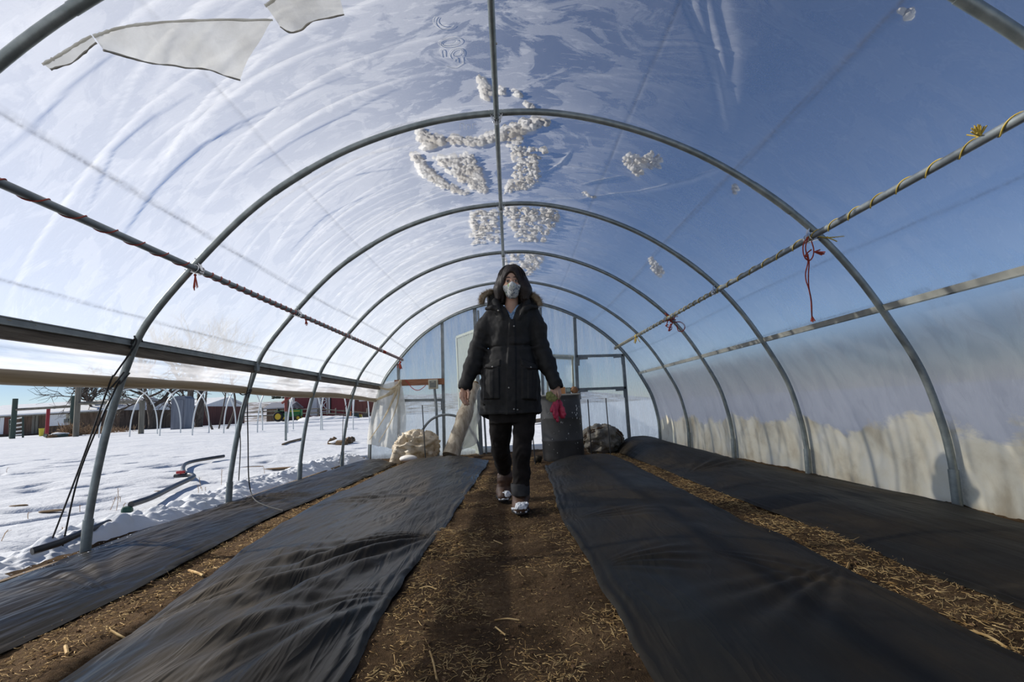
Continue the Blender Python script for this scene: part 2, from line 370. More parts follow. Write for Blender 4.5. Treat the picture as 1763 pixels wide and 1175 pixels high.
def make_cover():
    sv = np.arange(S_HIP - 0.02, S_END, 0.013)
    yv = np.concatenate([np.arange(-2.5, 0.9, 0.12), np.arange(0.9, 4.8, 0.0145), np.arange(4.8, YEND + 0.03, 0.03)])
    YY, SS = np.meshgrid(yv, sv, indexing='ij')
    X = np.interp(sv, FL, PF[:, 0])[None, :] + 0 * YY; Z = np.interp(sv, FL, PF[:, 1])[None, :] + 0 * YY
    haze_light = 0.66 + 0 * YY
    haze_light = haze_light - 0.36 * sstep(SS, S_TOP - 1.2, S_TOP + 0.5)              # sunward side whitened to paint it brighter, thinner past the ridge
    haze_light = haze_light + 0.62 * sstep(-Z, -1.32, -1.05) * (X > 0)                # lower side wall fogged
    haze_light = haze_light + 0.10 * sstep(YY, 4.0, 7.5)
    clear = 0.22 + 0.75 * np.exp(-((SS - S_TOP - 0.0) / 0.75) ** 2) * (1 - .6 * sstep(YY, 4.2, 6)) - 0.10 * sstep(-Z, -1.3, -0.9) * (X > 0)
    off = 0.006 * fbm(SS * 1.3, YY * 2.2, oct=3)
    # sag of the sheet between hoops
    ph = (YY - HY[0]) / SP; sag = np.sin(PI * (ph % 1.0)) ** 2
    off = off - 0.022 * sag * (0.5 + 0.5 * np.cos((SS - S_TOP) * 0.8))
    dirt = 0 * YY
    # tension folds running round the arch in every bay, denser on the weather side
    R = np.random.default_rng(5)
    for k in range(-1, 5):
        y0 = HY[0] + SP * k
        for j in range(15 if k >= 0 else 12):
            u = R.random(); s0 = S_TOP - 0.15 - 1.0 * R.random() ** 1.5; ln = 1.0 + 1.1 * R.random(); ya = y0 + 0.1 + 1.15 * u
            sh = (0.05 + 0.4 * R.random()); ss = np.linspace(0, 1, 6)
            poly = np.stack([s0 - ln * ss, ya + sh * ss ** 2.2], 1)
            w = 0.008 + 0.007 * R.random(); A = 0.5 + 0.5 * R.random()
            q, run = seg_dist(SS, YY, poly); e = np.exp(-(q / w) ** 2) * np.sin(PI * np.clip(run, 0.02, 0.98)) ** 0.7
            off = off + 0.008 * A * e; haze_light = haze_light + 0.36 * A * e  # film whitened along each fold: its highlight is painted in
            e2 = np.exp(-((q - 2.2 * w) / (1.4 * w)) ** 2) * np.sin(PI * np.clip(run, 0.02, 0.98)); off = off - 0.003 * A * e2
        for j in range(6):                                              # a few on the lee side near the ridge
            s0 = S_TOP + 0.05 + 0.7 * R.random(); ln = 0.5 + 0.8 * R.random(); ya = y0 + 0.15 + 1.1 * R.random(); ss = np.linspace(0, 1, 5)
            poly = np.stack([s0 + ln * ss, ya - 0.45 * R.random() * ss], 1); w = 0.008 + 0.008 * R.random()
            q, run = seg_dist(SS, YY, poly); e = np.exp(-(q / w) ** 2) * np.sin(PI * np.clip(run, 0.02, 0.98)); off = off + 0.008 * e; haze_light = haze_light + 0.16 * e  # painted highlight on these folds too
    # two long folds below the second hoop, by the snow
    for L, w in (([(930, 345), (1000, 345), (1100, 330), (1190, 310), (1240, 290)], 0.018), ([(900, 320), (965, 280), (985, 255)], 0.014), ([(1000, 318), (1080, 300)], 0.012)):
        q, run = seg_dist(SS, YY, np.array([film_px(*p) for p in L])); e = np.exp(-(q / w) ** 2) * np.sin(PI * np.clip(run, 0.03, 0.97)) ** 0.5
        off = off + 0.018 * e; haze_light = haze_light + 0.3 * e  # bright fold crests painted by whitening the film
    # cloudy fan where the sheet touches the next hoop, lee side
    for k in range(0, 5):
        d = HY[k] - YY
        haze_light = haze_light + 0.16 * np.exp(-(np.abs(d) / 0.06) ** 1.0) * sstep(Z, 1.3, 1.6)
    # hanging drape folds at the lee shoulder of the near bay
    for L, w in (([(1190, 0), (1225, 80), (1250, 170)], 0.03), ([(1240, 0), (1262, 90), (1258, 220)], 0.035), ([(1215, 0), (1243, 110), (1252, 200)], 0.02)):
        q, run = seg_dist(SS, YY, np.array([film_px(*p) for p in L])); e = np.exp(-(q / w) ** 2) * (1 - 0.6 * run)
        off = off - 0.014 * e; haze_light = haze_light + 0.2 * e  # drape folds whitened as painted highlights
    # sharp pulled creases, cleared to paint in the dark side of each fold, and two soiled seams by the first complete hoop
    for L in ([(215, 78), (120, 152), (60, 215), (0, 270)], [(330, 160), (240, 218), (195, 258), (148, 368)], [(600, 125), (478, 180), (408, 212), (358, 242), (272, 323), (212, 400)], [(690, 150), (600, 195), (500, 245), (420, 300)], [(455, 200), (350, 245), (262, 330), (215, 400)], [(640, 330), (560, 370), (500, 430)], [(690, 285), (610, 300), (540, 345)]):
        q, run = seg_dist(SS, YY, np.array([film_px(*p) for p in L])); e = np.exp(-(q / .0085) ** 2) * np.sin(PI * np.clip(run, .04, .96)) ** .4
        haze_light = haze_light - .38 * e; off = off - .004 * e
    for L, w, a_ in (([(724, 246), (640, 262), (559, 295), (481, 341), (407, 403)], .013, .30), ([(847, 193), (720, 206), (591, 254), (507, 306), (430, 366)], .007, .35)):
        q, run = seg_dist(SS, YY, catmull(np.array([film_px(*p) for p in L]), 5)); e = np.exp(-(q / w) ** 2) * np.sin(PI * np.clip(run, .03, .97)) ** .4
        dirt = np.maximum(dirt, a_ * e); haze_light = haze_light + .2 * e; off = off - .006 * e
    # factory fold lines along the sheet
    for s_, a_ in ((2.32, .5), (2.335, .25), (1.66, .45), (6.15, .4), (6.17, .25), (5.35, .25), (7.46, .45), (7.05, .3), (3.0, .2)):
        e = np.exp(-((SS - s_ - 0.02 * np.sin(YY * 1.1)) / 0.008) ** 2); dirt = np.maximum(dirt, a_ * e); off = off - 0.003 * e
    # grime gathered above the hip board, along the lee lower channel and behind the hoop feet
    dirt = np.maximum(dirt, 0.55 * np.exp(-((SS - S_HIP) / 0.03) ** 2))
    dirt = np.maximum(dirt, 0.35 * np.exp(-((Z - 1.29) / 0.018) ** 2) * (X > 0) * sstep(fbm(YY * 6, SS * 9), 0.0, 0.8))
    for k in range(6):
        dirt = np.maximum(dirt, 0.4 * np.exp(-((YY - HY[k]) / 0.035) ** 2) * sstep(-Z, -0.5, -0.05) * (X > 0))
    cream = np.where(X > 0, 0.95 - 1.3 * sstep(Z, 0.0, 1.15) + 0.15 * sstep(-YY, -4.2, -2.2), 0)
    cream = np.where(Z > 0.9, 0, cream)
    P = np.stack([X + np.interp(sv, FL, PN[:, 0])[None, :] * off, YY, Z + np.interp(sv, FL, PN[:, 1])[None, :] * off], -1)
    uv = np.stack([SS, YY], -1)
    ob = grid_mesh('ceiling', P, M['film'], uv, dict(haze_light=np.clip(haze_light, 0.05, 0.95).ravel(), cream=np.clip(cream, 0, 1).ravel(), dirt=np.clip(dirt, 0, 1).ravel(), clear=np.clip(clear, 0, 1).ravel(), grey=(sstep(-Z, -1.45, -1.0) * (X > 0)).ravel()))
    tag(ob, 'hazy clear plastic cover stretched over the hoops, muddy along its lower right side', None, None, 'structure')
    return ob
cover = make_cover()

# faint printing on the plastic left of the ridge pipe (blurred, mirrored loops of lettering)
mb = MB()
def print_loop(pts, r=0.0016):
    q = [film_px(*p) for p in pts]; q = catmull(np.array(q), 6)
    mb.tube(film_pt(q[:, 0], q[:, 1], -0.007), r, 5)
def ell(cx, cy, a, b, rot=0, t0=0, t1=360, n=14):
    c, s = math.cos(rot), math.sin(rot)
    return [(cx + a * math.cos(u) * c - b * math.sin(u) * s, cy + a * math.cos(u) * s + b * math.sin(u) * c) for u in np.radians(np.linspace(t0, t1, n))]
for L in (ell(764, 35, 19, 13, 0.1, 20, 215), ell(763, 33, 13, 9, 0.1, 60, 215), ell(774, 70, 20, 8, -0.15), ell(772, 70, 15, 5, -0.15), ell(785, 90, 13, 10, -.3, 150, 400), ell(785, 88, 9, 5, -.4), [(760, 96), (757, 84), (763, 84), (765, 95)], [(788, 105), (786, 97), (781, 103)], [(768, 112), (784, 115), (799, 105)], [(795, 95), (796, 106)],
          [(792, 222), (792, 212), (798, 212), (799, 222)], [(803, 222), (803, 214), (809, 214), (809, 221)], [(814, 220), (814, 212), (820, 213)]):
    print_loop(L)
M['print'] = pm('film_print', (0.8, 0.82, 0.84), 0.6, trans=(0.5, (0.9, 0.9, 0.9)))
mb.build('printing', M['print'], cover)

# ------------------------------------------------------------------ hoops with ground sleeves and purlin clamps
LPX, LPZ, RPX, RPZ = -1.975, 1.745, 2.025, 1.745        # purlins run inside the hoops
RZ = 2.735 - 0.0225 - 0.018
HLAB = ['galvanized steel hoop nearest the camera, cut by the upper corners of the photo',
        'first complete steel hoop, long red twine dangling from its right purlin joint',
        'second complete steel hoop, slack black cords hanging down beside its left leg',
        'third complete steel hoop, with a tangled red knot at its right purlin joint',
        'fourth complete steel hoop, the last one before the end wall hoop',
        'end steel hoop framing the translucent end wall behind the woman']
def splice_u(s0): return PC[int(s0 * (len(PC) - 1))]
for k, y in enumerate(HY):
    h = thing('hoop', HLAB[k], 'hoop', (0, y, 0), 'arched hoops of the tunnel')
    i0 = 5
    P = np.stack([PC[:, 0], np.full(len(PC), y), PC[:, 1]], 1)
    MB().tube(P, 0.0222, 16).build('arch_pipe', M['steel'], h)
    for side in (0, -1):
        p0 = PC[0] if side == 0 else PC[-1]; p1 = PC[12] if side == 0 else PC[-13]
        top = np.array([np.interp(0.22, PC[:20, 1], PC[:20, 0]) if side == 0 else np.interp(0.22, PC[-20:, 1][::-1], PC[-20:, 0][::-1]), y, 0.22])
        if k == 5: continue
        MB().tube([(p0[0], y, -0.2), (p0[0], y, 0.0), top], 0.0275, 16).build('ground_sleeve', M['steel'], h)
    # swaged joint
    for f_ in (0.36, 0.66):
        j = int(f_ * (len(PC) - 1)); MB().tube(P[j:j + 5], 0.0242, 14).build('joint_collar', M['steel'], h)
    if k in (0,):
        pass
    for (x, z, s_) in ((0.012, RZ, 0), (LPX, LPZ, -1), (RPX, RPZ, 1)):
        c = MB()
        nx, nz = (0, 1) if s_ == 0 else (s_ * 0.74, 0.67)
        tx, tz = nz, -nx
        # bent strap: a V of plate hung from the hoop under the purlin, two ears and a bolt
        for e in (-1, 1):
            a = np.array([x + tx * 0.047 * e + nx * 0.035, y, z + tz * 0.047 * e + nz * 0.035]); b = np.array([x + tx * 0.012 * e - nx * 0.026, y + 0.0, z + tz * 0.012 * e - nz * 0.026])
            c.bar(a, b, 0.03, 0.004, (nx, 0, nz)); c.tube([a + np.array([0, -0.012, 0]), a + np.array([nx * 0.022, -0.02, nz * 0.022])], 0.003, 6)
        for e in (-0.03, 0.03):
            rr = [(x + 0.026 * (math.cos(u) * tx + math.sin(u) * nx), y + e + 0.006 * math.sin(u), z + 0.026 * (math.cos(u) * tz + math.sin(u) * nz)) for u in np.linspace(0, 2 * PI, 15)]
            c.tube(rr, 0.0032, 6)
        c.tube([(x - nx * 0.028, y - 0.022, z - nz * 0.028), (x - nx * 0.028, y + 0.022, z - nz * 0.028)], 0.007, 8)
        c.build('purlin_clamp', M['clamp'], h)

def pipe(x, z, r, y0, y1, name, label, mat):
    return tag(MB().tube([(x, yy, z) for yy in np.linspace(y0, y1, 12)], r, 14).build(name, mat), label, 'pipe')
rp = pipe(0.012, RZ, 0.018, -2.2, YEND, 'ridge_purlin', 'long grey ridge pipe along the top of the tunnel', M['steel'])
MB().ball((0.031, 2.42, RZ + 0.0), 0.007).build('bolt_head', M['clamp'], rp)
lp = pipe(LPX, LPZ, 0.0195, -2.2, YEND + 0.05, 'purlin', 'dark grey side pipe with red twine wound round it', M['steel_dull'])
rpp = pipe(RPX, RPZ, 0.0195, -2.2, YEND + 0.05, 'purlin', 'grey side pipe with yellow twine wound round it', M['steel_dull'])

# spiral twine
def spiral(x, z, R, r, segs, name, label, mat):
    pts = []; ph = 1.0
    for (ya, yb, pitch) in segs:
        n = int((yb - ya) / pitch * 18)
        for yy in np.linspace(ya, yb, n, endpoint=False):
            pts.append((x + R * math.cos(ph), yy, z + R * math.sin(ph))); ph += 2 * PI / 18
    return tag(MB().tube(pts, r, 6).build(name, mat), label, 'twine')
spiral(LPX, LPZ, 0.0222, 0.003, [(-0.6, HY[1], 0.19), (HY[1], HY[2], 0.1), (HY[2], HY[4], 0.12), (HY[4], HY[4] + 0.25, 0.016), (HY[4] + 0.25, YEND, 0.11)], 'twine', 'red twine wound in a loose spiral along the left side pipe', M['red_twine'])
spiral(RPX, RPZ, 0.0222, 0.0032, [(-0.6, HY[1], 0.18), (HY[1], HY[2], 0.21), (HY[2], HY[4], 0.15), (HY[4], YEND, 0.1)], 'twine', 'yellow twine wound in a spiral along the right side pipe', M['yel_twine'])

def knot(name, label, mat, strands, ball=None, r=0.0036):
    m_ = MB()
    for L in strands: m_.tube(catmull(np.array(L, float), 6), r, 6)
    for b in (ball or []): m_.ball(b[:3], b[3], 8, 6)
    return tag(m_.build(name, mat), label, 'twine', 'loose twine ends and knots')
def fray(c, d, L, n, spread, seed):
    R = np.random.default_rng(seed); d = np.array(d, float); out = []
    for i in range(n):
        e = d + R.normal(0, spread, 3); e /= np.linalg.norm(e); c_ = np.array(c)
        out.append([c_, c_ + e * L * 0.5, c_ + e * L * (0.8 + 0.3 * R.random())])
    return out
y1 = HY[1]
A = lambda px, py, Y: atY(px, py, Y)
# long red twine at the first complete hoop, lee side
yk = y1 - 0.05
st = [[A(1391, 408, yk), A(1383, 422, yk), A(1384, 440, yk), A(1392, 449, yk), A(1399, 443, yk), A(1401, 430, yk), A(1397, 415, yk)],
      [A(1391, 410, yk), A(1387, 425, yk), A(1389, 440, yk), A(1391, 452, yk), A(1387, 470, yk), A(1388, 484, yk), A(1392, 496, yk), A(1396, 515, yk), A(1397, 532, yk), A(1398, 551, yk)],
      [A(1391, 440, yk), A(1393, 452, yk), A(1392, 470, yk), A(1392, 485, yk), A(1393, 498, yk), A(1397, 520, yk), A(1398, 552, yk)],
      [A(1397, 430, yk), A(1390, 436, yk), A(1386, 444, yk), A(1390, 448, yk)]]
st += fray(A(1402, 434, yk), (1, 0, -0.5), 0.06, 9, 0.35, 2) + fray(A(1398, 545, yk), (0, 0, -1), 0.035, 6, 0.12, 3)
knot('twine_knot', 'long red twine loop and tail hanging from the right pipe at the first complete hoop', M['red_twine'], st, [(*A(1389, 440, yk), 0.012)], 0.0042)
yk = HY[3] - 0.05
R_ = np.random.default_rng(8); st = []
for i in range(11):
    u = R_.random(2) * 2 - 1; c = A(1157 + 8 * u[0], 553 + 10 * u[1], yk)
    st.append([c, c + R_.normal(0, .024, 3), c + R_.normal(0, .03, 3), c + R_.normal(0, .024, 3)])
st += [[A(1161, 555, yk), A(1172, 555, yk), A(1179, 562, yk), A(1176, 570, yk), A(1168, 570, yk), A(1165, 560, yk)], [A(1158, 556, yk), A(1152, 570, yk), A(1157, 566, yk)], [A(1150, 552, yk), A(1147, 562, yk)]]
knot('twine_knot', 'tangled red twine knot on the right pipe at the third complete hoop', M['red_twine'], st, None, 0.006)
knot('twine_knot', 'red frayed twine tassel hanging from the left pipe at the first complete hoop', M['red_twine'], fray(A(336, 472, y1), (0.1, 0, -1), 0.1, 12, 0.13, 4), [(*A(336, 474, y1), 0.009)], 0.0026)
ym = 3.62
knot('twine_knot', 'small red twine tail hanging midway along the left pipe', M['red_twine'], fray((LPX, ym + 1.2, LPZ - 0.02), (0.1, 0, -1), 0.06, 7, 0.2, 5), [(LPX, ym + 1.2, LPZ - 0.024, 0.01)], 0.003)
knot('twine_knot', 'red twine knot at the far end of the left pipe by the end wall', M['red_twine'], fray((LPX - 0.03, YEND - 0.06, LPZ - 0.05), (0.0, 0, -1), 0.13, 10, 0.3, 6), [(LPX - 0.02, YEND - 0.06, LPZ - 0.05, 0.02)], 0.006)
knot('twine_knot', 'yellow twine tails sticking out right of the first complete hoop', M['yel_twine'], [[A(1404, 407, y1 - .03), A(1420, 409, y1 - .03), A(1432, 409, y1 - .03), A(1453, 407, y1 - .03)], [A(1422, 409, y1 - .03), A(1432, 412, y1 - .03), A(1441, 416, y1 - .03)], [A(1388, 410, y1 - .03), A(1396, 406, y1 - .03), A(1404, 407, y1 - .03)]], [(*A(1424, 409, y1 - .03), 0.007)], 0.004)
pk = np.array([RPX, 1.93, RPZ + 0.02])
knot('twine_knot', 'yellow tuft of twine on the right pipe at the photo edge', M['yel_twine'], fray(pk, (-0.3, -0.1, 1), 0.05, 22, 0.4, 7), [(*pk, 0.011)], 0.003)
knot('twine_knot', 'yellow twine knot on the right pipe at the fourth complete hoop', M['yel_twine'], fray((RPX, HY[4] - 0.04, RPZ - 0.01), (-0.2, 0, -1), 0.1, 8, 0.5, 9), [(RPX, HY[4] - 0.04, RPZ, 0.03)], 0.005)

# ------------------------------------------------------------------ hip board (weather side), lee channel
hb = thing('hip_board', 'long weathered wooden rail with metal channel along the left side of the tunnel', 'board', (-2.37, 3, 1.24))
mb = MB()
for (a, b) in ((-2.4, 1.05), (1.056, 4.9), (4.906, YEND)): mb.box((-2.385, (a + b) / 2, 1.235), (0.038, b - a, 0.06))
mb.build('wood_rail', M['hipwood'], hb, bevel=0.003)
mb = MB(); mb.box((-2.372, (YEND - 2.4) / 2, 1.287), (0.03, YEND + 2.4, 0.044)); mb.box((-2.356, (YEND - 2.4) / 2, 1.27), (0.006, YEND + 2.4, 0.008)); mb.box((-2.356, (YEND - 2.4) / 2, 1.305), (0.006, YEND + 2.4, 0.008))
mb.build('metal_channel', M['alu'], hb, bevel=0.002)
kx = MB(); kx.tube([(-2.352, 2.0, 1.31), (-2.345, 2.02, 1.285), (-2.35, 2.06, 1.27), (-2.345, 2.07, 1.245)], 0.006, 6); kx.ball((-2.35, 2.03, 1.29), 0.013); kx.build('cord_knot', M['black_rope'], hb)
for y in HY[2:5]:
    MB().box((-2.36, y - 0.015, 1.255), (0.05, 0.05, 0.075)).build('rail_bracket', M['steel_dull'], hb, bevel=0.004)
M['cream_alu'] = pm('pale_channel', (.3, .3, .27), .5, (.38, .38, .34), 8)
lc = thing('film_channel', 'thin aluminium channel running along the right side wall of the tunnel', 'channel', (2.46, 3, 1.25))
xr_, zr_ = np.interp(1.25, PF[-60:, 1][::-1], PF[-60:, 0][::-1]), 1.25
mb = MB()
Rt = np.array([[math.cos(.4), 0, -math.sin(.4)], [0, 1, 0], [math.sin(.4), 0, math.cos(.4)]])
mb.box((xr_ - 0.040, (YEND - 2.4) / 2, zr_), (0.012, YEND + 2.4, 0.045), Rt); mb.build('channel_base', M['cream_alu'], lc)
mb = MB(); mb.box((xr_ - 0.048, (YEND - 2.4) / 2, zr_ + 0.016), (0.008, YEND + 2.4, 0.008), Rt); mb.box((xr_ - 0.044, (YEND - 2.4) / 2, zr_ - 0.02), (0.008, YEND + 2.4, 0.007), Rt); mb.build('channel_lip', M['steel'], lc)
R_ = np.random.default_rng(12); mb = MB()       # dry grass bits blown in above the rail
for i in range(70):
    y = 1.6 + 2.6 * R_.random(); s = S_HIP + 0.01; p = film_pt(s, y, -0.03); d = R_.normal(0, 1, 3) * (0.02, 0.1, 0.03); d[2] = abs(d[2])
    mb.tube(catmull(np.array([p, p + d * .5 + (0, 0, .015), p + d]), 4), 0.0009, 4)
M['straw_bit'] = pm('dry_grass', (0.45, 0.3, 0.12), 0.8)
tag(mb.build('dry_grass', M['straw_bit']), 'wisps of dry grass caught above the left wooden rail', 'grass', None, 'stuff')

# roll-up side curtain
def curtain_mat():
    m, t, o = nt('side_curtain_film'); g = G(t)
    tc = g.n('ShaderNodeTexCoord').outputs['Object']
    n = g.noise(tc, 2.2, 6, 0.6, 0.6, sc=(1, 0.35, 3.2)); h = g.ramp(n, [(0.35, 0.38), (0.62, 0.8)])
    b = g.n('ShaderNodeBump', Strength=0.4, Distance=0.02, Height=g.noise(tc, 3.0, 4, sc=(1, .4, 4)))
    s = g.mixs(h, g.n('ShaderNodeBsdfTransparent', Color=(.94, .96, .985, 1)).outputs[0], g.mixs(0.25, g.n('ShaderNodeBsdfTranslucent', Color=(.9, .9, .92, 1), Normal=b.outputs[0]).outputs[0], g.n('ShaderNodeBsdfDiffuse', Color=(.8, .8, .8, 1)).outputs[0]))
    s = g.mixs(g.math('MULTIPLY', g.math('ADD', g.math('MULTIPLY', g.math('POWER', g.n('ShaderNodeLayerWeight', Blend=0.5).outputs['Facing'], 4.0), 0.6), 0.05), 1.0), s, g.n('ShaderNodeBsdfGlossy', Roughness=0.15, Normal=b.outputs[0]).outputs[0])
    t.links.new(s, o.inputs[0]); return m
M['curtain'] = curtain_mat()
M['rolled'] = pm('rolled_dirty_film', (0.09, 0.07, 0.047), 0.4, (0.27, 0.22, 0.15), 5, stretch=(3, 0.35, 12), bump=0.25, bscale=8, trans=(0.35, (0.6, 0.52, 0.4)))
sc_ = thing('side_curtain', 'clear plastic side curtain rolled up on a pipe below the left wooden rail', 'curtain', (-2.45, 3, 1.05))
yv = np.concatenate([np.arange(-1.6, 8.6, 0.035), np.arange(8.6, YEND - 0.02, 0.02)]); tv = np.linspace(0, 1, 14)
T, Y = np.meshgrid(tv, yv)
zr = 1.062 + 0.01 * np.sin(Y * 2.0) - 0.02 * sstep(Y, 8.2, 9.1)
xb = -2.405 - 0.055 * T + 0.012 * np.sin(PI * T) * fbm(Y * 1.2, T * 2) + 0.012 * np.sin(PI * T) * np.sin(T * 14 + Y * 0.9)
grid_mesh('curtain_film', np.stack([xb, Y, 1.225 + (zr - 1.225) * T], -1), M['curtain'], None, None, sc_)
yy = np.linspace(-1.6, YEND - 0.08, 160); zz = 1.045 + 0.01 * np.sin(yy * 2.0) - 0.02 * sstep(yy, 8.2, 9.1)
rr = 0.036 + 0.004 * fbm(yy * 3, 0.3)
mbr = MB(); mbr.tube(np.stack([np.full_like(yy, -2.46), yy, zz], 1), rr, 14); mbr.build('rolled_edge', M['rolled'], sc_)

# ------------------------------------------------------------------ cords on the weather side
def rope(label, pts, r=0.006, extra=()):
    m_ = MB(); m_.tube(catmull(np.array(pts, float), 8), r, 7)
    for e in extra: m_.tube(catmull(np.array(e, float), 6), r, 7)
    return tag(m_.build('cord', M['black_rope']), label, 'cord', 'black cords of the side curtain')
yh = HY[1]
g1 = atZ(84, 944, 0.02); g2 = atZ(107, 944, 0.02)
rl = np.array([-2.43, yh - 0.09, 1.05])
rope('taut black cord from the wooden rail down to the snow, outer of two strands', [(-2.35, yh - 0.02, 1.33), (-2.335, yh - 0.03, 1.27), rl + (0.03, 0, 0.04), rl + (0.01, -0.02, -0.03), (rl + g1) / 2 + (0, .01, 0.0), g1], 0.0052, [[(-2.335, yh + .03, 1.3), (-2.33, yh, 1.32), (-2.35, yh - .03, 1.3), (-2.36, yh - .04, 1.25)], [rl + (.04, .05, .05), rl + (.045, 0, 0), rl + (.03, -.02, -.04), rl + (0, .0, -.05)]])
rope('taut black cord beside the first hoop, inner strand ending on the black ground pipe', [(-2.4, yh + 0.02, 1.1), rl + (0.03, 0.04, -0.02), rl + (0.035, 0, -0.05), (rl + g2) / 2 + (-.03, 0, -.02), g2], 0.0052)
yh2 = HY[2]; r2 = np.array([-2.44, yh2 - 0.06, 1.05])
rope('slack black cord hanging free beside the second complete hoop and ending above the snow', [(-2.37, yh2 - .03, 1.3), r2 + (.04, 0, .05), r2 + (.02, 0, -.04), atY(413, 720, yh2 - .05), atY(414, 770, yh2 - .05), atY(411, 828, yh2 - .05)], 0.0045)
rope('slack black cord falling from the rolled curtain onto the black ground sheet', [r2 + (0, .06, -.02), r2 + (.05, .03, -.0), r2 + (.045, 0, -.06), atY(426, 700, yh2 - .1), atY(427, 760, yh2 - .1), atY(428, 820, yh2 - .1), atZ(432, 848, .09), atZ(440, 862, .1), atZ(460, 872, .09), atZ(488, 880, .08)], 0.0052, [[r2 + (-.05, -.05, .0), r2 + (.0, -.03, -.05), r2 + (.05, .02, -.02)]])
yh4 = HY[4]
rope('short black cord hanging down beside the fourth complete hoop', [(-2.36, yh4, 1.28), (-2.43, yh4 - .05, 1.1), (-2.55, yh4 - .04, .8), (-2.58, yh4 - .05, .3), (-2.6, yh4 - .12, .06)], 0.0045)
# torn flap of an older cover hanging under the roof by the near hoop
def old_mat():
    m, t, o = nt('torn_old_film'); g = G(t); tc = g.n('ShaderNodeTexCoord').outputs['Object']
    c = g.ramp(g.noise(tc, 7, 5), [(.35, (.72, .7, .64)), (.65, (.9, .89, .85))])
    b = g.n('ShaderNodeBump', Strength=.5, Distance=.02, Height=g.noise(tc, 10, 5)).outputs[0]
    s = g.mixs(.42, g.n('ShaderNodeBsdfTranslucent', Color=c, Normal=b).outputs[0], g.n('ShaderNodeBsdfDiffuse', Color=c, Normal=b).outputs[0])
    s = g.mixs(.25, s, g.n('ShaderNodeBsdfRefraction', Color=(.95, .94, .9, 1), Roughness=.5, IOR=1.03, Normal=b).outputs[0])
    s = g.mixs(g.ramp(g.noise(tc, 3, 3), [(.3, .82), (.7, .97)]), g.n('ShaderNodeBsdfTransparent').outputs[0], s)
    t.links.new(s, o.inputs[0]); return m
M['oldfilm'] = old_mat(); M['gather_old'] = pm('shaded_film_edge', (.25, .23, .19), .5, (.42, .39, .33), 20)  # lip coloured darker than the flap to paint its shaded underside
def flap(label, pxs, drop, seed):
    q = np.array([film_px(*p) for p in pxs])               # rows: attached edge then free edge, same count
    n = len(q) // 2; a = catmull(q[:n], 10); b = catmull(q[n:], 10)
    T = np.linspace(0, 1, 16)[:, None, None]; Q = a[None] * (1 - T) + b[None] * T
    o_ = -0.012 - drop * T[..., 0] ** 1.3 + 0.012 * fbm(Q[..., 0] * 9, Q[..., 1] * 9, seed, 3) * (0.3 + T[..., 0])
    P = film_pt(Q[..., 0], Q[..., 1], 0); nx = np.interp(Q[..., 0], FL, PN[:, 0]); nz = np.interp(Q[..., 0], FL, PN[:, 1])
    P[..., 0] += nx * o_; P[..., 2] += nz * o_
    ob = grid_mesh('torn_plastic', P, M['oldfilm'])
    e_ = P[-1]; m2 = MB(); m2.tube(e_, .0035 + .002 * vnoise(np.arange(len(e_)) * .5, seed), 6); m2.build('curled_edge', M['gather_old'], ob)
    e_ = P[0] - (0, 0, .004); m2 = MB(); m2.tube(e_, .004 + .004 * np.abs(vnoise(np.arange(len(e_)) * .7, seed + 3.)), 6); m2.build('crumpled_edge', M['oldfilm'], ob)
    return tag(ob, label, 'plastic', 'torn flaps of old plastic under the roof')
flap('large torn triangular flap of cloudy plastic hanging under the roof, upper left', [(158, 57), (200, 44), (252, 36), (340, 30), (468, 30), (158, 60), (205, 74), (270, 86), (345, 96), (398, 113)], 0.07, 1)
flap('small crumpled flap of cloudy plastic at the top edge left of the ridge pipe', [(455, 5), (480, -10), (520, -20), (580, -25), (475, 30), (500, 40), (530, 14), (585, 2)], 0.05, 2)
flap('narrow torn strip of plastic curling beside the near hoop, upper left', [(70, 106), (95, 92), (125, 74), (155, 57), (76, 108), (100, 99), (132, 82), (158, 63)], 0.03, 3)

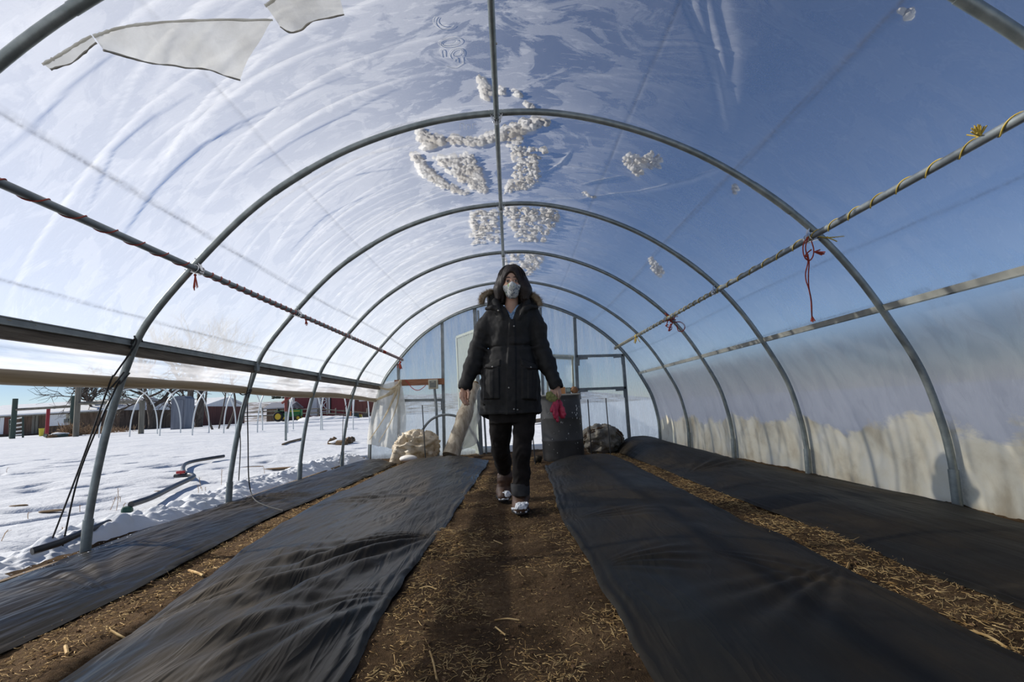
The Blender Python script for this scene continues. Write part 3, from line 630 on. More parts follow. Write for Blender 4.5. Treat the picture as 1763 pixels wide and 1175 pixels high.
# ------------------------------------------------------------------ snow left on the roof
def snow_mat():
    m, t, o = nt('roof_snow'); g = G(t)
    tc = g.n('ShaderNodeTexCoord').outputs['Object']
    c = g.ramp(g.noise(tc, 7, 5), [(0.35, (0.64, 0.59, 0.52)), (0.6, (0.82, 0.80, 0.77))])
    s = g.mixs(0.55, g.n('ShaderNodeBsdfDiffuse', Color=c).outputs[0], g.n('ShaderNodeBsdfTranslucent', Color=c).outputs[0])
    t.links.new(s, o.inputs[0]); return m
M['roofsnow'] = snow_mat()
def in_poly(x, y, poly):
    c = False; n = len(poly); j = n - 1
    for i in range(n):
        xi, yi = poly[i]; xj, yj = poly[j]
        if (yi > y) != (yj > y) and x < (xj - xi) * (y - yi) / (yj - yi) + xi: c = not c
        j = i
    return c
def roof_snow(label, polys, n, r0, seed, h=0.03):
    R = np.random.default_rng(seed); V = []; F = []; no = 0
    for pl, frac in polys:
        q = [tuple(film_px(*p)) for p in pl]
        lo = np.min(q, 0); hi = np.max(q, 0); B = []
        for _ in range(20000):
            if len(B) >= n * frac: break
            s, y = lo + (hi - lo) * R.random(2)
            if in_poly(s, y, q): B.append((s, y, r0 * (0.45 + 0.9 * R.random() ** 1.6)))
        st = max(.0045, r0 * .22); pad = r0 * 1.5
        Y_, S_ = np.meshgrid(np.arange(lo[1] - pad, hi[1] + pad, st), np.arange(lo[0] - pad, hi[0] + pad, st)); Hh = np.full(S_.shape, -1.0)
        for (s, y, r) in B:
            d2 = (S_ - s) ** 2 + (Y_ - y) ** 2; Hh = np.maximum(Hh, np.where(d2 < r * r, np.sqrt(np.maximum(r * r - d2, 0)), -1))
        Hh = np.where(Hh > 0, Hh * np.maximum(.15, 1 + .5 * fbm(S_ * 48, Y_ * 48, seed, 4)), Hh)
        ok = Hh > 0; P = film_pt(S_, Y_, 0); o_ = .010 + np.maximum(Hh, 0)
        P[..., 0] += np.interp(S_, FL, PN[:, 0]) * o_; P[..., 2] += np.interp(S_, FL, PN[:, 1]) * o_
        m_, n_ = S_.shape; ix = np.arange(m_ * n_).reshape(m_, n_); f = np.stack([ix[:-1, :-1], ix[:-1, 1:], ix[1:, 1:], ix[1:, :-1]], -1)
        f = f[ok[:-1, :-1] | ok[:-1, 1:] | ok[1:, 1:] | ok[1:, :-1]].reshape(-1, 4); u, inv = np.unique(f, return_inverse=True)
        V.append(P.reshape(-1, 3)[u]); F.append(inv.reshape(-1, 4) + no); no += len(u)
    return tag(quad_mesh('snow_patch', np.concatenate(V), np.concatenate(F), M['roofsnow']), label, 'snow', 'leftover snow lying on the roof plastic')
roof_snow('long dirty snow streak on the roof crossing the ridge pipe, behind first complete hoop', [([(722, 226), (735, 232), (760, 240), (820, 240), (862, 225), (900, 212), (945, 207), (948, 217), (900, 232), (865, 243), (825, 253), (770, 250), (728, 262)], 1)], 260, 0.026, 1)
roof_snow('wedge of snow on the roof left of the ridge pipe, between first and second hoops', [([(706, 264), (722, 270), (740, 295), (775, 320), (805, 334), (800, 338), (760, 325), (725, 302)], .9), ([(745, 275), (790, 268), (812, 262), (830, 300), (840, 335), (822, 332), (790, 312), (760, 290)], 1.2)], 230, 0.022, 2)
roof_snow('snow patch on the roof right of the ridge pipe, between first and second hoops', [([(872, 240), (895, 240), (905, 258), (940, 258), (945, 266), (920, 285), (935, 310), (905, 328), (868, 336), (885, 300), (882, 270)], 1)], 260, 0.02, 3)
roof_snow('small separate snow lump on the roof well right of the ridge pipe', [([(1066, 276), (1080, 268), (1105, 270), (1122, 263), (1138, 270), (1136, 290), (1110, 293), (1098, 308), (1088, 298), (1078, 286)], 1)], 90, 0.02, 4)
roof_snow('square snow patch left of the ridge pipe, between second and third hoops', [([(810, 368), (835, 362), (856, 368), (858, 420), (812, 424)], 1)], 150, 0.028, 5)
roof_snow('square snow patch right of the ridge pipe, between second and third hoops', [([(868, 357), (900, 362), (958, 364), (962, 374), (938, 418), (892, 420), (885, 395), (868, 378)], 1)], 230, 0.028, 6)
roof_snow('snow patch above the woman on the roof, behind the third hoop', [([(868, 440), (938, 436), (930, 462), (905, 480), (868, 462)], 1)], 120, 0.03, 7)
roof_snow('strip of snow touching the ridge pipe in front of the first complete hoop', [([(822, 134), (834, 138), (846, 160), (844, 176), (832, 172)], 1)], 60, 0.016, 8)
roof_snow('snow crumb just right of the ridge pipe, in front of the first hoop', [([(858, 150), (872, 158), (874, 166), (858, 164)], .4)], 60, 0.016, 8)
roof_snow('middle of three snow crumbs right of the ridge pipe, before the first hoop', [([(880, 155), (892, 160), (897, 170), (884, 168)], .25)], 60, 0.016, 9)
roof_snow('snow crumb right of the ridge pipe almost touching the first complete hoop', [([(902, 178), (915, 182), (922, 190), (905, 188)], .25)], 60, 0.016, 10)
roof_snow('snow smear on the right of the roof between the third and fourth hoops', [([(1118, 448), (1126, 450), (1142, 470), (1136, 478), (1122, 472)], 1)], 40, 0.026, 9)
roof_snow('tiny snow lump on the roof right of the first complete hoop', [([(1259, 324), (1268, 322), (1272, 334), (1262, 336)], 1)], 10, 0.016, 10)
roof_snow('round snow lump at the top right of the roof', [([(1546, 20), (1562, 18), (1570, 30), (1556, 38), (1546, 32)], 1)], 12, 0.013, 11)
roof_snow('crumbs of snow on the roof above the second hoop', [([(1000, 333), (1012, 334), (1025, 342), (1008, 342)], 1)], 14, 0.014, 12)
# ================================================================== ground inside
BEDS = [(-2.72, -1.88), (-1.5, -0.5), (0.36, 1.32), (1.64, 2.62)]
def base_z(y): return -0.012 * np.maximum(0, np.asarray(y, float) - 4.0)
def bed_mask(x, y, pad=0.06):
    m = 0
    for i, (a, b) in enumerate(BEDS):
        if i == 1: a = a - 0.2 * sstep(y, 2.0, 4.0)
        yend = (8.0, 7.6, 6.75, 8.4)[i]
        m = np.maximum(m, sstep(x, a + pad - .05, a + pad + .05) * sstep(-np.asarray(x), -(b - pad) - .05, -(b - pad) + .05) * (np.asarray(y) < yend))
    return m
def soil_z(x, y):
    x = np.asarray(x, float); y = np.asarray(y, float)
    z = base_z(y) + 0.016 * fbm(x * 2.2, y * 2.2, 0.5, 4) + 0.013 * np.abs(fbm(x * 9, y * 9, 2.5, 4)) + 0.004 * fbm(x * 40, y * 40, 1.5, 2)
    z = z - 0.014 * np.exp(-((x + 0.0 - 0.04 * np.sin(y * 1.3)) / 0.2) ** 2)          # trodden middle of the path
    for (fx, fy) in ((-.12, 2.0), (.12, 2.35), (-.08, 2.75), (.1, 3.05), (-.2, 1.75), (.16, 1.7), (-.22, 2.45)):
        z = z - 0.016 * np.exp(-((x - fx) / .07) ** 2 - ((y - fy) / .13) ** 2)
    return z - 0.05 * bed_mask(x, y)
def soil_mat():
    m, t, o = nt('garden_soil'); g = G(t); tc = g.n('ShaderNodeTexCoord').outputs['Object']
    n1 = g.noise(tc, 3.2, 6, .6); n2 = g.noise(tc, 48, 7, .72); n3 = g.noise(tc, 220, 3, .6)
    f = g.math('ADD', g.math('MULTIPLY', n1, 0.55), g.math('MULTIPLY', n2, 0.45))
    c = g.ramp(f, [(0.36, (0.05, 0.031, 0.0175)), (0.5, (0.135, 0.083, 0.043)), (0.64, (0.27, 0.172, 0.09))])
    sp = g.ramp(n3, [(0.66, 0.0), (0.72, 1.0)])
    c = g.mixc(g.math('MULTIPLY', sp, 0.5), c, (0.4, 0.28, 0.15))
    b = g.n('ShaderNodeBump', Strength=1.0, Distance=0.03, Height=g.math('ADD', n2, g.math('MULTIPLY', n3, .5)))
    p = g.n('ShaderNodeBsdfPrincipled', Roughness=0.95, Normal=b.outputs[0]); p.inputs['Specular IOR Level'].default_value = 0.1
    t.links.new(c, p.inputs['Base Color']); t.links.new(p.outputs[0], o.inputs[0]); return m
M['soil'] = soil_mat()
xv = np.arange(-2.78, 2.80, 0.018); yv = np.concatenate([np.arange(-2.0, 1.0, 0.08), np.arange(1.0, 4.6, 0.018), np.arange(4.6, 9.45, 0.035)])
X, Y = np.meshgrid(xv, yv)
tag(grid_mesh('floor', np.stack([X, Y, soil_z(X, Y)], -1), M['soil']), 'brown bare soil with chopped straw on the tunnel floor', None, None, 'structure')

# loose clods and straw litter
R = np.random.default_rng(21)
def litter_xy(n, y0=1.1, y1=8.6, pw=1.7):
    out = []
    lanes = [(-0.52, 0.38, .62), (-1.86, -1.42, .2), (1.32, 1.64, .18)]
    while len(out) < n:
        u = R.random(); y = y0 + (y1 - y0) * R.random() ** pw
        a, b, _ = lanes[0] if u < .62 else lanes[1] if u < .82 else lanes[2]
        x = a + (b - a) * R.random()
        if float(bed_mask(x, y, 0.0)) > 0.5: continue
        out.append((x, y))
    return np.array(out)
mb = MB(); XY = litter_xy(4200); Z = soil_z(XY[:, 0], XY[:, 1])
for (x, y), z in zip(XY, Z):
    r = 0.002 + 0.008 * R.random() ** 5; a = R.random() * 3
    Rm = np.array([[math.cos(a), -math.sin(a), 0], [math.sin(a), math.cos(a), 0], [0, 0, 1]])
    mb.ball((x, y, z + r * .3), (r, r * (.5 + .6 * R.random()), r * (.4 + .4 * R.random())), 5, 3, Rm)
M['clod'] = pm('soil_crumbs', (0.10, 0.058, 0.032), 0.95, (0.22, 0.135, 0.075), 25, bump=.6, bscale=90, spec=.1)
tag(mb.build('soil_crumbs', M['clod'], None, 30), 'scattered crumbs of brown soil on the paths', 'soil', None, 'stuff')
M['straw'] = pm('straw', (0.38, 0.22, 0.075), 0.75, (0.7, 0.5, 0.23), 18, spec=.3)
mb = MB(); XY = litter_xy(21000, 1.15, 8.0, 1.45)
keep = fbm(XY[:, 0] * 3.2, XY[:, 1] * 3.2, 9.0, 3) + 0.35 * np.abs(XY[:, 0] + .05) / .4 + R.normal(0, .25, len(XY)) > 0.42
XY = XY[keep]; Z = soil_z(XY[:, 0], XY[:, 1])
for (x, y), z in zip(XY, Z):
    L = 0.010 + 0.045 * R.random() ** 2.4; a = R.random() * 2 * PI; el = 0.25 * R.random() ** 2; d = np.array([math.cos(a), math.sin(a), el]); q = np.array([-d[1], d[0], 0]) * R.normal(0, .12) * L
    p = np.array([x, y, z + 0.003]); r = 0.0005 + 0.0009 * R.random()
    mb.tube([p - d * L / 2, p + q, p + d * L / 2 + (0, 0, el * L)], r, 4)
XY = litter_xy(5000, 1.15, 6.0, 1.6); Z = soil_z(XY[:, 0], XY[:, 1])
for (x, y), z in zip(XY, Z):
    L = 0.005 + 0.014 * R.random(); a = R.random() * 2 * PI; d = np.array([math.cos(a), math.sin(a), .15]); p = np.array([x, y, z + 0.003]); mb.tube([p - d * L / 2, p + d * L / 2], .0006, 3)
tag(mb.build('straw_litter', M['straw'], None, 180), 'chopped golden straw strewn over the soil paths', 'straw', None, 'stuff')
def straw_stem(label, pxs, r=0.004):
    P = [atZ(*p, 0.0) for p in pxs]; P = np.array(P); P[:, 2] = soil_z(P[:, 0], P[:, 1]) + r + 0.004
    return tag(MB().tube(catmull(P, 5), r, 6).build('straw_stem', M['straw']), label, 'straw', 'longer straw stems on the soil')
straw_stem('long pale straw stem lying crossways in the left soil strip', [(354, 1056), (372, 1057), (388, 1053)], .005)
straw_stem('pale straw stem pointing at the camera in the left soil strip', [(351, 1046), (354, 1060), (361, 1072)], .005)
straw_stem('thick pale straw piece in the left soil strip, farther back', [(325, 985), (338, 993), (349, 997)], .006)
straw_stem('pale straw stem by the edge of the left centre black sheet', [(190, 1095), (212, 1098), (236, 1094)], .004)
straw_stem('short upright bright straw piece nearest in the left soil strip', [(112, 1124), (115, 1136)], .006)
straw_stem('long straw stem lying toward the camera at the bottom of the central path', [(740, 1126), (746, 1148), (752, 1175)], .003)
straw_stem('straw stem lying across the middle of the central path', [(851, 1056), (873, 1060), (894, 1062)], .0025)
straw_stem('bright straw stem on the left of the central path', [(722, 1014), (737, 1015), (752, 1019)], .0025)
straw_stem('short straw stem in the centre of the path near the camera', [(853, 1079), (861, 1086), (870, 1092)], .0028)
straw_stem('straw stem on the path in front of the boots, pointing right', [(850, 928), (857, 932), (865, 934)], .003)
straw_stem('yellow straw stem beside the right soil strip at the photo edge', [(1660, 1090), (1700, 1102), (1737, 1127)], .004)
straw_stem('straw stem standing up in the right soil strip', [(1456, 985), (1460, 980), (1462, 974)], .005)

# ================================================================== black ground sheets
def sheet_mat(name, d, rough, sc, rot, wr, spec):
    m, t, o = nt(name); g = G(t); tc = g.n('ShaderNodeTexCoord').outputs['Object']
    n1 = g.noise(tc, 1.6, 6, .6, .4, sc=(1.2, .5, 1)); n2 = g.noise(tc, 14, 5, .6, .3, sc=sc)
    f = g.math('ADD', g.math('MULTIPLY', n1, .88), g.math('MULTIPLY', n2, .12))
    c = g.ramp(f, [(0.36, (0.011 * d, 0.0115 * d, 0.0095 * d)), (0.5, (0.020 * d, 0.0165 * d, 0.012 * d)), (0.64, (0.046 * d, 0.035 * d, 0.022 * d))])
    r = g.ramp(n1, [(0.35, rough - .06), (0.65, rough + .14)])
    mp = g.n('ShaderNodeMapping', Vector=tc, Rotation=(0, 0, -rot), Scale=sc).outputs[0]
    w1 = g.n('ShaderNodeTexNoise', Vector=mp, Scale=4.5, Detail=2.0, Roughness=.5, Distortion=.9).outputs[0]; w2 = g.n('ShaderNodeTexNoise', Vector=mp, Scale=34.0, Detail=2.0, Roughness=.5, Distortion=.2).outputs[0]
    rd = lambda q: g.math('SUBTRACT', 1.0, g.math('MULTIPLY', g.math('ABSOLUTE', g.math('SUBTRACT', q, .5)), 4.0))
    b = g.n('ShaderNodeBump', Strength=wr, Distance=0.02, Height=g.math('ADD', rd(w1), g.math('MULTIPLY', rd(w2), .05)))
    p = g.n('ShaderNodeBsdfPrincipled', Roughness=r, Normal=b.outputs[0]); p.inputs['Specular IOR Level'].default_value = spec; p.inputs['Specular Tint'].default_value = (1, .9, .76, 1)
    t.links.new(c, p.inputs['Base Color']); t.links.new(p.outputs[0], o.inputs[0]); return m
M['sheetL'] = sheet_mat('black_sheet_wrinkled', 1.0, 0.37, (3.2, .4, 1), -.28, .28, .34); M['sheetR'] = sheet_mat('black_sheet_smooth', 0.85, 0.56, (2.2, .4, 1), .12, .18, .2)
def edge(pts, yv):
    p = np.array(sorted(pts, key=lambda q: q[1])); return np.interp(yv, p[:, 1], p[:, 0])
def dirfold(X, Y, ang, freq, seed, amp):
    c, s = math.cos(ang), math.sin(ang); u = X * c + Y * s; v = -X * s + Y * c      # folds run along u
    return amp * (1 - np.abs(fbm(u * 0.9, v * freq, seed, 3)) * 1.6)
def pin_fan(X, Y, px, py, th0, wid, N, amp, r0=0.12, r1=1.4, ph=0.0):
    dx, dy = X - px, Y - py; r = np.hypot(dx, dy); th = np.arctan2(dy, dx); d = (th - th0 + PI) % (2 * PI) - PI
    return amp * np.sin(N * d + ph + 1.5 * np.sin(3 * d)) * np.exp(-(d / wid) ** 2) * sstep(r, 0.02, r0) * (1 - sstep(r, r1 * .4, r1)) * np.minimum(1, .4 + r)
def sheet(label, Lp, Rp, y0, y1, mat, nx, fold, bump=0.045, far=0.06, seed=0, endcurve=0.0):
    yv = np.concatenate([np.arange(y0, 1.1, .06), np.arange(max(1.1, y0), 4.4, .011), np.arange(4.4, y1, .024), [y1]])
    tv = np.linspace(0, 1, nx); T, Y = np.meshgrid(tv, yv)
    xl = edge(Lp, yv) + .010 * fbm(yv * 2.3, seed) + .005 * fbm(yv * 8, seed + 2.0); xr = edge(Rp, yv) + .010 * fbm(yv * 2.1, seed + 5.) + .005 * fbm(yv * 8, seed + 7.)
    X = xl[:, None] + (xr - xl)[:, None] * T
    Yc = Y - endcurve * sstep(Y, y1 - .8, y1) * (2 * T - 1) ** 2
    prof = 1 - np.abs(2 * T - 1) ** 3.0
    Z = base_z(Y) + 0.010 + (bump + far * sstep(Y, 4.5, y1)) * prof * (1 - 0.75 * sstep(Y, y1 - .35, y1))
    Z = Z + (fold(X, Y, T)) * (0.25 + 0.75 * prof)
    Z = Z + 0.012 * fbm(X * 1.5, Y * 1.1, seed + 3., 2) * prof
    e = np.minimum(T, 1 - T) * (xr - xl)[:, None]
    Z = Z + 0.017 * np.exp(-((e - .018) / .013) ** 2) * (0.6 + 0.6 * vnoise(Y * 3, T * 2, seed)) + 0.009 * np.exp(-((e - .06) / .012) ** 2) * (0.4 + 0.8 * vnoise(Y * 2, 4., seed))         # gathered hem
    ob = grid_mesh('ground_sheet', np.stack([X, Yc, Z], -1), mat)
    return tag(ob, label, 'plastic sheet', 'black plastic sheets over the beds')
f1 = lambda X, Y, T: dirfold(X, Y, PI / 2 + .12, 7, 1.2, .006) + dirfold(X, Y, PI / 2 - .25, 14, 4.2, .006) + dirfold(X, Y, PI / 2 - .1, 26, 5.7, .0025) + pin_fan(X, Y, -1.86, 5.0, PI + .7, .6, 26, .012, ph=1.) + pin_fan(X, Y, -1.8, 2.3, PI - .6, .5, 22, .006)
f2 = lambda X, Y, T: (dirfold(X, Y, PI / 2 - .30, 5, 2.2, .009) + dirfold(X, Y, PI / 2 - .2, 13, 6.2, .006) + dirfold(X, Y, PI / 2 - .45, 24, 7.7, .0025) + pin_fan(X, Y, -.47, 3.12, PI + .95, .42, 26, .026, r1=1.9) + pin_fan(X, Y, -.49, 2.2, PI + 1.0, .5, 20, .014, r1=1.2, ph=2.) + pin_fan(X, Y, -1.72, 4.2, .2, .5, 18, .010, r1=1.3) + pin_fan(X, Y, -1.45, 1.9, .9, .5, 20, .012, r1=1.3, ph=1.)
      + 0.035 * np.exp(-(((X + .62) - (Y - 1.9) * .25) / .07) ** 2) * np.exp(-((Y - 1.75) / .25) ** 2))
f3 = lambda X, Y, T: dirfold(X, Y, PI / 2 - .2, 3.0, 3.2, .005) + pin_fan(X, Y, .33, 3.24, .1, .5, 20, .007, r1=.7) + pin_fan(X, Y, .33, 2.35, -.2, .6, 20, .009, r1=.6) + pin_fan(X, Y, 1.34, 2.15, PI + .75, .35, 26, .010, r1=1.1, ph=.5) + pin_fan(X, Y, .8, 2.4, -.9, .35, 22, .006, r1=1.1) + 0.010 * fbm(X * 3.5, Y * 2.5, 8., 2)
f4 = lambda X, Y, T: dirfold(X, Y, PI / 2 + .08, 4.0, 5.2, .005) + dirfold(X, Y, PI / 2 - .1, 11, 7.2, .003) + pin_fan(X, Y, 1.62, 4.8, .8, .4, 22, .012, r1=1.3)
sheet('black plastic sheet along the left edge of the tunnel, wet and sprinkled with snow crumbs', [(-2.62, -.8), (-2.62, 2.64), (-2.66, 3.46), (-2.70, 4.92), (-2.66, 6.3), (-2.37, 8.14)], [(-1.80, -.8), (-1.79, 1.83), (-1.78, 2.1), (-1.8, 2.74), (-1.86, 3.3), (-1.9, 4.12), (-1.85, 5.17), (-1.86, 7.87)], -.8, 8.05, M['sheetL'], 64, f1, .05, .06, 1., .0)
sheet('wrinkled black plastic sheet on the bed left of the central path', [(-1.36, -.8), (-1.38, 1.62), (-1.44, 2.04), (-1.58, 2.87), (-1.71, 3.7), (-1.74, 4.69), (-1.74, 7.9)], [(-.49, -.8), (-.49, 1.53), (-.5, 1.75), (-.51, 2.36), (-.46, 3.41), (-.37, 7.26), (-.36, 7.9)], -.8, 7.7, M['sheetL'], 84, f2, .05, .08, 2.)
sheet('smooth black plastic sheet on the bed right of the central path', [(.34, -.8), (.34, 1.43), (.34, 1.8), (.33, 2.11), (.33, 2.57), (.3, 3.24), (.3, 3.66), (.36, 5.2), (.40, 6.86)], [(1.31, -.8), (1.32, 1.5), (1.34, 1.93), (1.37, 2.56), (1.33, 3.0), (1.35, 3.73), (1.36, 4.28), (1.46, 6.86)], -.8, 6.75, M['sheetR'], 84, f3, .05, .09, 3., .25)
sheet('black plastic sheet along the right side wall of the tunnel', [(1.6, -.8), (1.61, 1.69), (1.59, 2.1), (1.62, 2.5), (1.6, 2.96), (1.59, 3.41), (1.58, 4.23), (1.6, 5.05), (1.62, 6.96), (1.66, 8.6)], [(2.6, -.8), (2.6, 2.64), (2.66, 3.0), (2.66, 3.4), (2.62, 3.98), (2.62, 4.74), (2.6, 6.11), (2.5, 7.4), (2.5, 8.6)], -.8, 8.5, M['sheetR'], 72, f4, .05, .16, 4.)
# snow crumbs and meltwater on the left sheet
mb = MB(); R = np.random.default_rng(31)
M['snow'] = pm('snow', (0.76, 0.78, 0.80), 0.9, (0.84, 0.85, 0.86), 3, bump=.25, bscale=60, spec=.2, bdist=.01)
for i in range(520):
    y = 2.2 + 6 * R.random() ** 1.4; x = -2.62 + abs(R.normal(0, .22)); r = 0.0015 + .004 * R.random() ** 3
    mb.ball((x, y, float(base_z(y)) + .05 + r * .3), (r * (1 + R.random()), r, r * .6), 6, 4)
tag(mb.build('snow_crumbs', M['snow'], None, 180), 'crumbs of snow sprinkled on the left black sheet', 'snow', None, 'stuff')
def water_mat():
    m, t, o = nt('meltwater'); g = G(t); p = g.n('ShaderNodeBsdfPrincipled', Roughness=0.03); p.inputs['Base Color'].default_value = (.01, .011, .013, 1); p.inputs['Specular IOR Level'].default_value = .8
    t.links.new(p.outputs[0], o.inputs[0]); return m
M['water'] = water_mat()

# ================================================================== outside
def snow_field_mat():
    m, t, o = nt('snow_field'); g = G(t); tc = g.n('ShaderNodeTexCoord').outputs['Object']
    n1 = g.noise(tc, .9, 6, .6, .3); n2 = g.noise(tc, 7, 5, .6, .5, sc=(.5, 1.4, 1)); 
    c = g.ramp(n1, [(0.35, (0.73, 0.75, 0.78)), (0.65, (0.82, 0.83, 0.84))])
    sp = g.ramp(g.math('ADD', g.math('MULTIPLY', n1, .4), g.math('MULTIPLY', n2, .6)), [(0.71, 0.0), (0.735, 1.0)])
    c = g.mixc(sp, c, (0.28, 0.2, 0.12))
    b = g.n('ShaderNodeBump', Strength=0.6, Distance=0.09, Height=g.noise(tc, 2.5, 6, .62))
    p = g.n('ShaderNodeBsdfPrincipled', Roughness=0.85, Normal=b.outputs[0]); p.inputs['Specular IOR Level'].default_value = .2
    t.links.new(c, p.inputs['Base Color']); t.links.new(p.outputs[0], o.inputs[0]); return m
M['field'] = snow_field_mat()
def axis(lo, f0, f1, hi, fine, n):
    a = f0 - (np.geomspace(1, 1 + (f0 - lo), n) - 1)[::-1]; b = f1 + np.geomspace(1, 1 + (hi - f1), n) - 1
    return np.concatenate([a[:-1], np.arange(f0, f1, fine), b])
xv = axis(-260, -11, -2.4, 260, .05, 60); yv = axis(-40, 1.6, 12, 420, .05, 70)
X, Y = np.meshgrid(xv, yv)
Z = ground_z(X, Y) + .02 * fbm(X * .9, Y * .9, 1.5, 3) * sstep(-X, 2.7, 3.2)
near = sstep(-X, 2.8, 3.4) * (Y > 1) * (Y < 14)
R = np.random.default_rng(44)
for i in range(90):      # footprints and drifted hollows
    fx, fy = -3.2 - 7 * R.random(), 2.2 + 9 * R.random(); a = R.normal(.9, .5); c, s = math.cos(a), math.sin(a); L = .1 + .25 * R.random(); W = .04 + .05 * R.random()
    u = (X - fx) * c + (Y - fy) * s; v = -(X - fx) * s + (Y - fy) * c
    Z = Z - (.05 + .06 * R.random()) * np.exp(-(u / L) ** 2 - (v / W) ** 2) * near
inside = sstep(X, -2.78, -2.70) * sstep(-X, -2.86, -2.78) * sstep(-Y, -9.5, -9.3) * (Y > -3)
Z = Z - .3 * inside
tag(grid_mesh('ground', np.stack([X, Y, Z], -1), M['field']), 'snow covered field outside the tunnel', None, None, 'structure')
# low snowy hills all round the horizon
def hill_mat():
    m, t, o = nt('snowy_hills'); g = G(t); tc = g.n('ShaderNodeTexCoord').outputs['Object']
    n = g.noise(tc, .16, 9, .7, .3, sc=(1, 1, 3.0))
    c = g.ramp(n, [(0.44, (0.75, 0.78, 0.83)), (0.52, (0.42, 0.38, 0.34)), (0.6, (0.14, 0.115, 0.095))])
    p = g.n('ShaderNodeBsdfPrincipled', Roughness=.95); p.inputs['Specular IOR Level'].default_value = .1
    t.links.new(c, p.inputs['Base Color']); t.links.new(p.outputs[0], o.inputs[0]); return m
M['hill'] = hill_mat()
an = np.radians(np.linspace(-100, 22, 200)); rad = np.linspace(190, 420, 16)
A_, Rr = np.meshgrid(an, rad)
hh = (Rr - 190) / 230
Hh = 12.5 * sstep(hh, 0, .75) * (1 - sstep(A_, np.radians(2), np.radians(20))) * (1 + .10 * fbm(A_ * 9, Rr * .01, 0, 4) + .02 * fbm(A_ * 80, Rr * .05, 3., 2))
tag(grid_mesh('hills', np.stack([Rr * np.sin(A_), Rr * np.cos(A_), .4 + Hh], -1), M['hill']), 'low hills with snow and dark brush along the horizon', None, None, 'structure')

# shovelled snow bank along the open side
yv = np.arange(1.0, 9.1, .014); tv = np.linspace(-1, 1, 46); T, Y = np.meshgrid(tv, yv)
cx = -2.925 + .03 * np.sin(Y * 1.7) + .10 * sstep(-Y, -3.0, -2.2) + .05 * vnoise(Y * 1.3, 3.)
hw = .36 + .05 * vnoise(Y * 1.8, 8.) + .06 * sstep(-Y, -3.2, -2.4)
hw = np.where(T > 0, hw * (0.92 + .16 * vnoise(Y * 4, 1.)) - .12 * np.exp(-((Y - 3.5) / .3) ** 2), hw * .8)
X = cx + hw * T
Hb = (.115 + .04 * vnoise(Y * 1.1, 5.) ) * (1 - .62 * np.exp(-((Y - 3.0) / .42) ** 2))
Z = ground_z(X, Y) - .03 + Hb * (1 - np.abs(T) ** 2.2) * (1 + .3 * fbm(X * 6, Y * 6, 2., 2)) + .035 * np.abs(fbm(X * 13, Y * 13, 6., 2)) * (1 - T ** 2) + .006 * fbm(X * 50, Y * 50, 4., 2) * (1 - T ** 4)
tag(grid_mesh('snow_bank', np.stack([X, Y, np.maximum(Z, -.06)], -1), M['snow']), 'lumpy bank of shovelled snow along the open left side', 'snow', None, 'stuff')
mb = MB(); mb.box((-2.66, 4.2, -.045), (.04, 9.6, .12)); tag(mb.build('baseboard_left', M['basewood'], None, 40, None, .004), 'damp wooden plank at the foot of the left side', None, None, 'structure')

def laid(label, name, cat, pxs, r, mat, lift=.0, group=None):
    P = np.array([atG(*p) for p in pxs]); P[:, 2] += r + lift; P = catmull(P, 8)
    return MB().tube(P, r, 10).build(name, mat), P
ho, P = laid('', 'hose', 'hose', [(225, 882), (262, 868), (300, 848), (331, 832), (330, 827), (318, 824), (315, 813), (322, 805), (345, 799), (385, 792)], .028, M['rubber'], .035)
tag(ho, 'thick black irrigation pipe curving across the snow', 'hose')
vp = atG(315, 826) + np.array([0, -.02, .05]); mb = MB(); mb.tube([vp + (-.1, 0, 0), vp + (.08, 0, 0)], .024, 10); mb.build('valve_body', M['rubber'], None)
vb = bpy.data.objects['valve_body']; vb.parent = ho
M['redp'] = pm('red_plastic', (.5, .03, .03), .4); v2 = MB().box(vp + (-.02, 0, .045), (.11, .03, .035)).tube([vp + (-.02, 0, 0), vp + (-.02, 0, .04)], .012, 8).build('valve_handle', M['redp'], None, 40, None, .006); v2.parent = ho; v2['label'] = 'red valve handle'
P = np.array([atZ(55, 950, .075), atZ(100, 936, .088), atZ(140, 918, .09), atZ(187, 900, .092)])
tag(MB().tube(P, .022, 10).build('ground_pipe', M['rubber']), 'straight black pipe lying in the snow behind the first complete hoop', 'pipe')
P = np.array([atG(385 + dx, 787 - dx * .12) for dx in (-40, -15, 8)])
st, _ = laid('', 'stick', 'stick', [(487, 768), (500, 763), (519, 758)], .03, M['basewood']); tag(st, 'thin dark stick lying on the far snow beside the grey standpipe', 'stick')
M['weed'] = pm('dry_weed', (.3, .17, .08), .8, (.5, .33, .17), 20)
ORD = ['first', 'second', 'third', 'fourth']
def weed(where, stems):
    for k, (bx, by, tx, ty) in enumerate(sorted(stems)):
        m_ = MB(); b = atG(bx, by); t_ = atY(tx, ty, b[1]); m_.tube(catmull(np.array([b - (0, 0, .03), (b + t_) / 2 + R.normal(0, .006, 3), t_]), 4), .0026, 5)
        for q in (0.55, .8): m_.tube([b + (t_ - b) * q, b + (t_ - b) * (q + .16) + (.018 * (-1) ** int(q * 10), .01, .0)], .0011, 4)
        lb = 'lone dry weed stalk in the snow ' + where if len(stems) == 1 else ORD[k] + ' from left of the dry weeds ' + where
        tag(m_.build('weed_stalk', M['weed']), lb, 'weed', 'dry weed stalks in the snow')
weed('left of the second complete hoop', [(342, 850, 340, 835), (346, 842, 343, 822), (348, 846, 346, 838), (353, 846, 353, 839)])
weed('touching the view of the second hoop', [(381, 836, 382, 808)])
weed('right of the first complete hoop', [(188, 878, 199, 856), (200, 878, 203, 841), (206, 865, 205, 855), (210, 877, 216, 866)])
weed('near the taut cords', [(107, 920, 107, 908), (138, 880, 138, 870), (49, 892, 50, 882)])
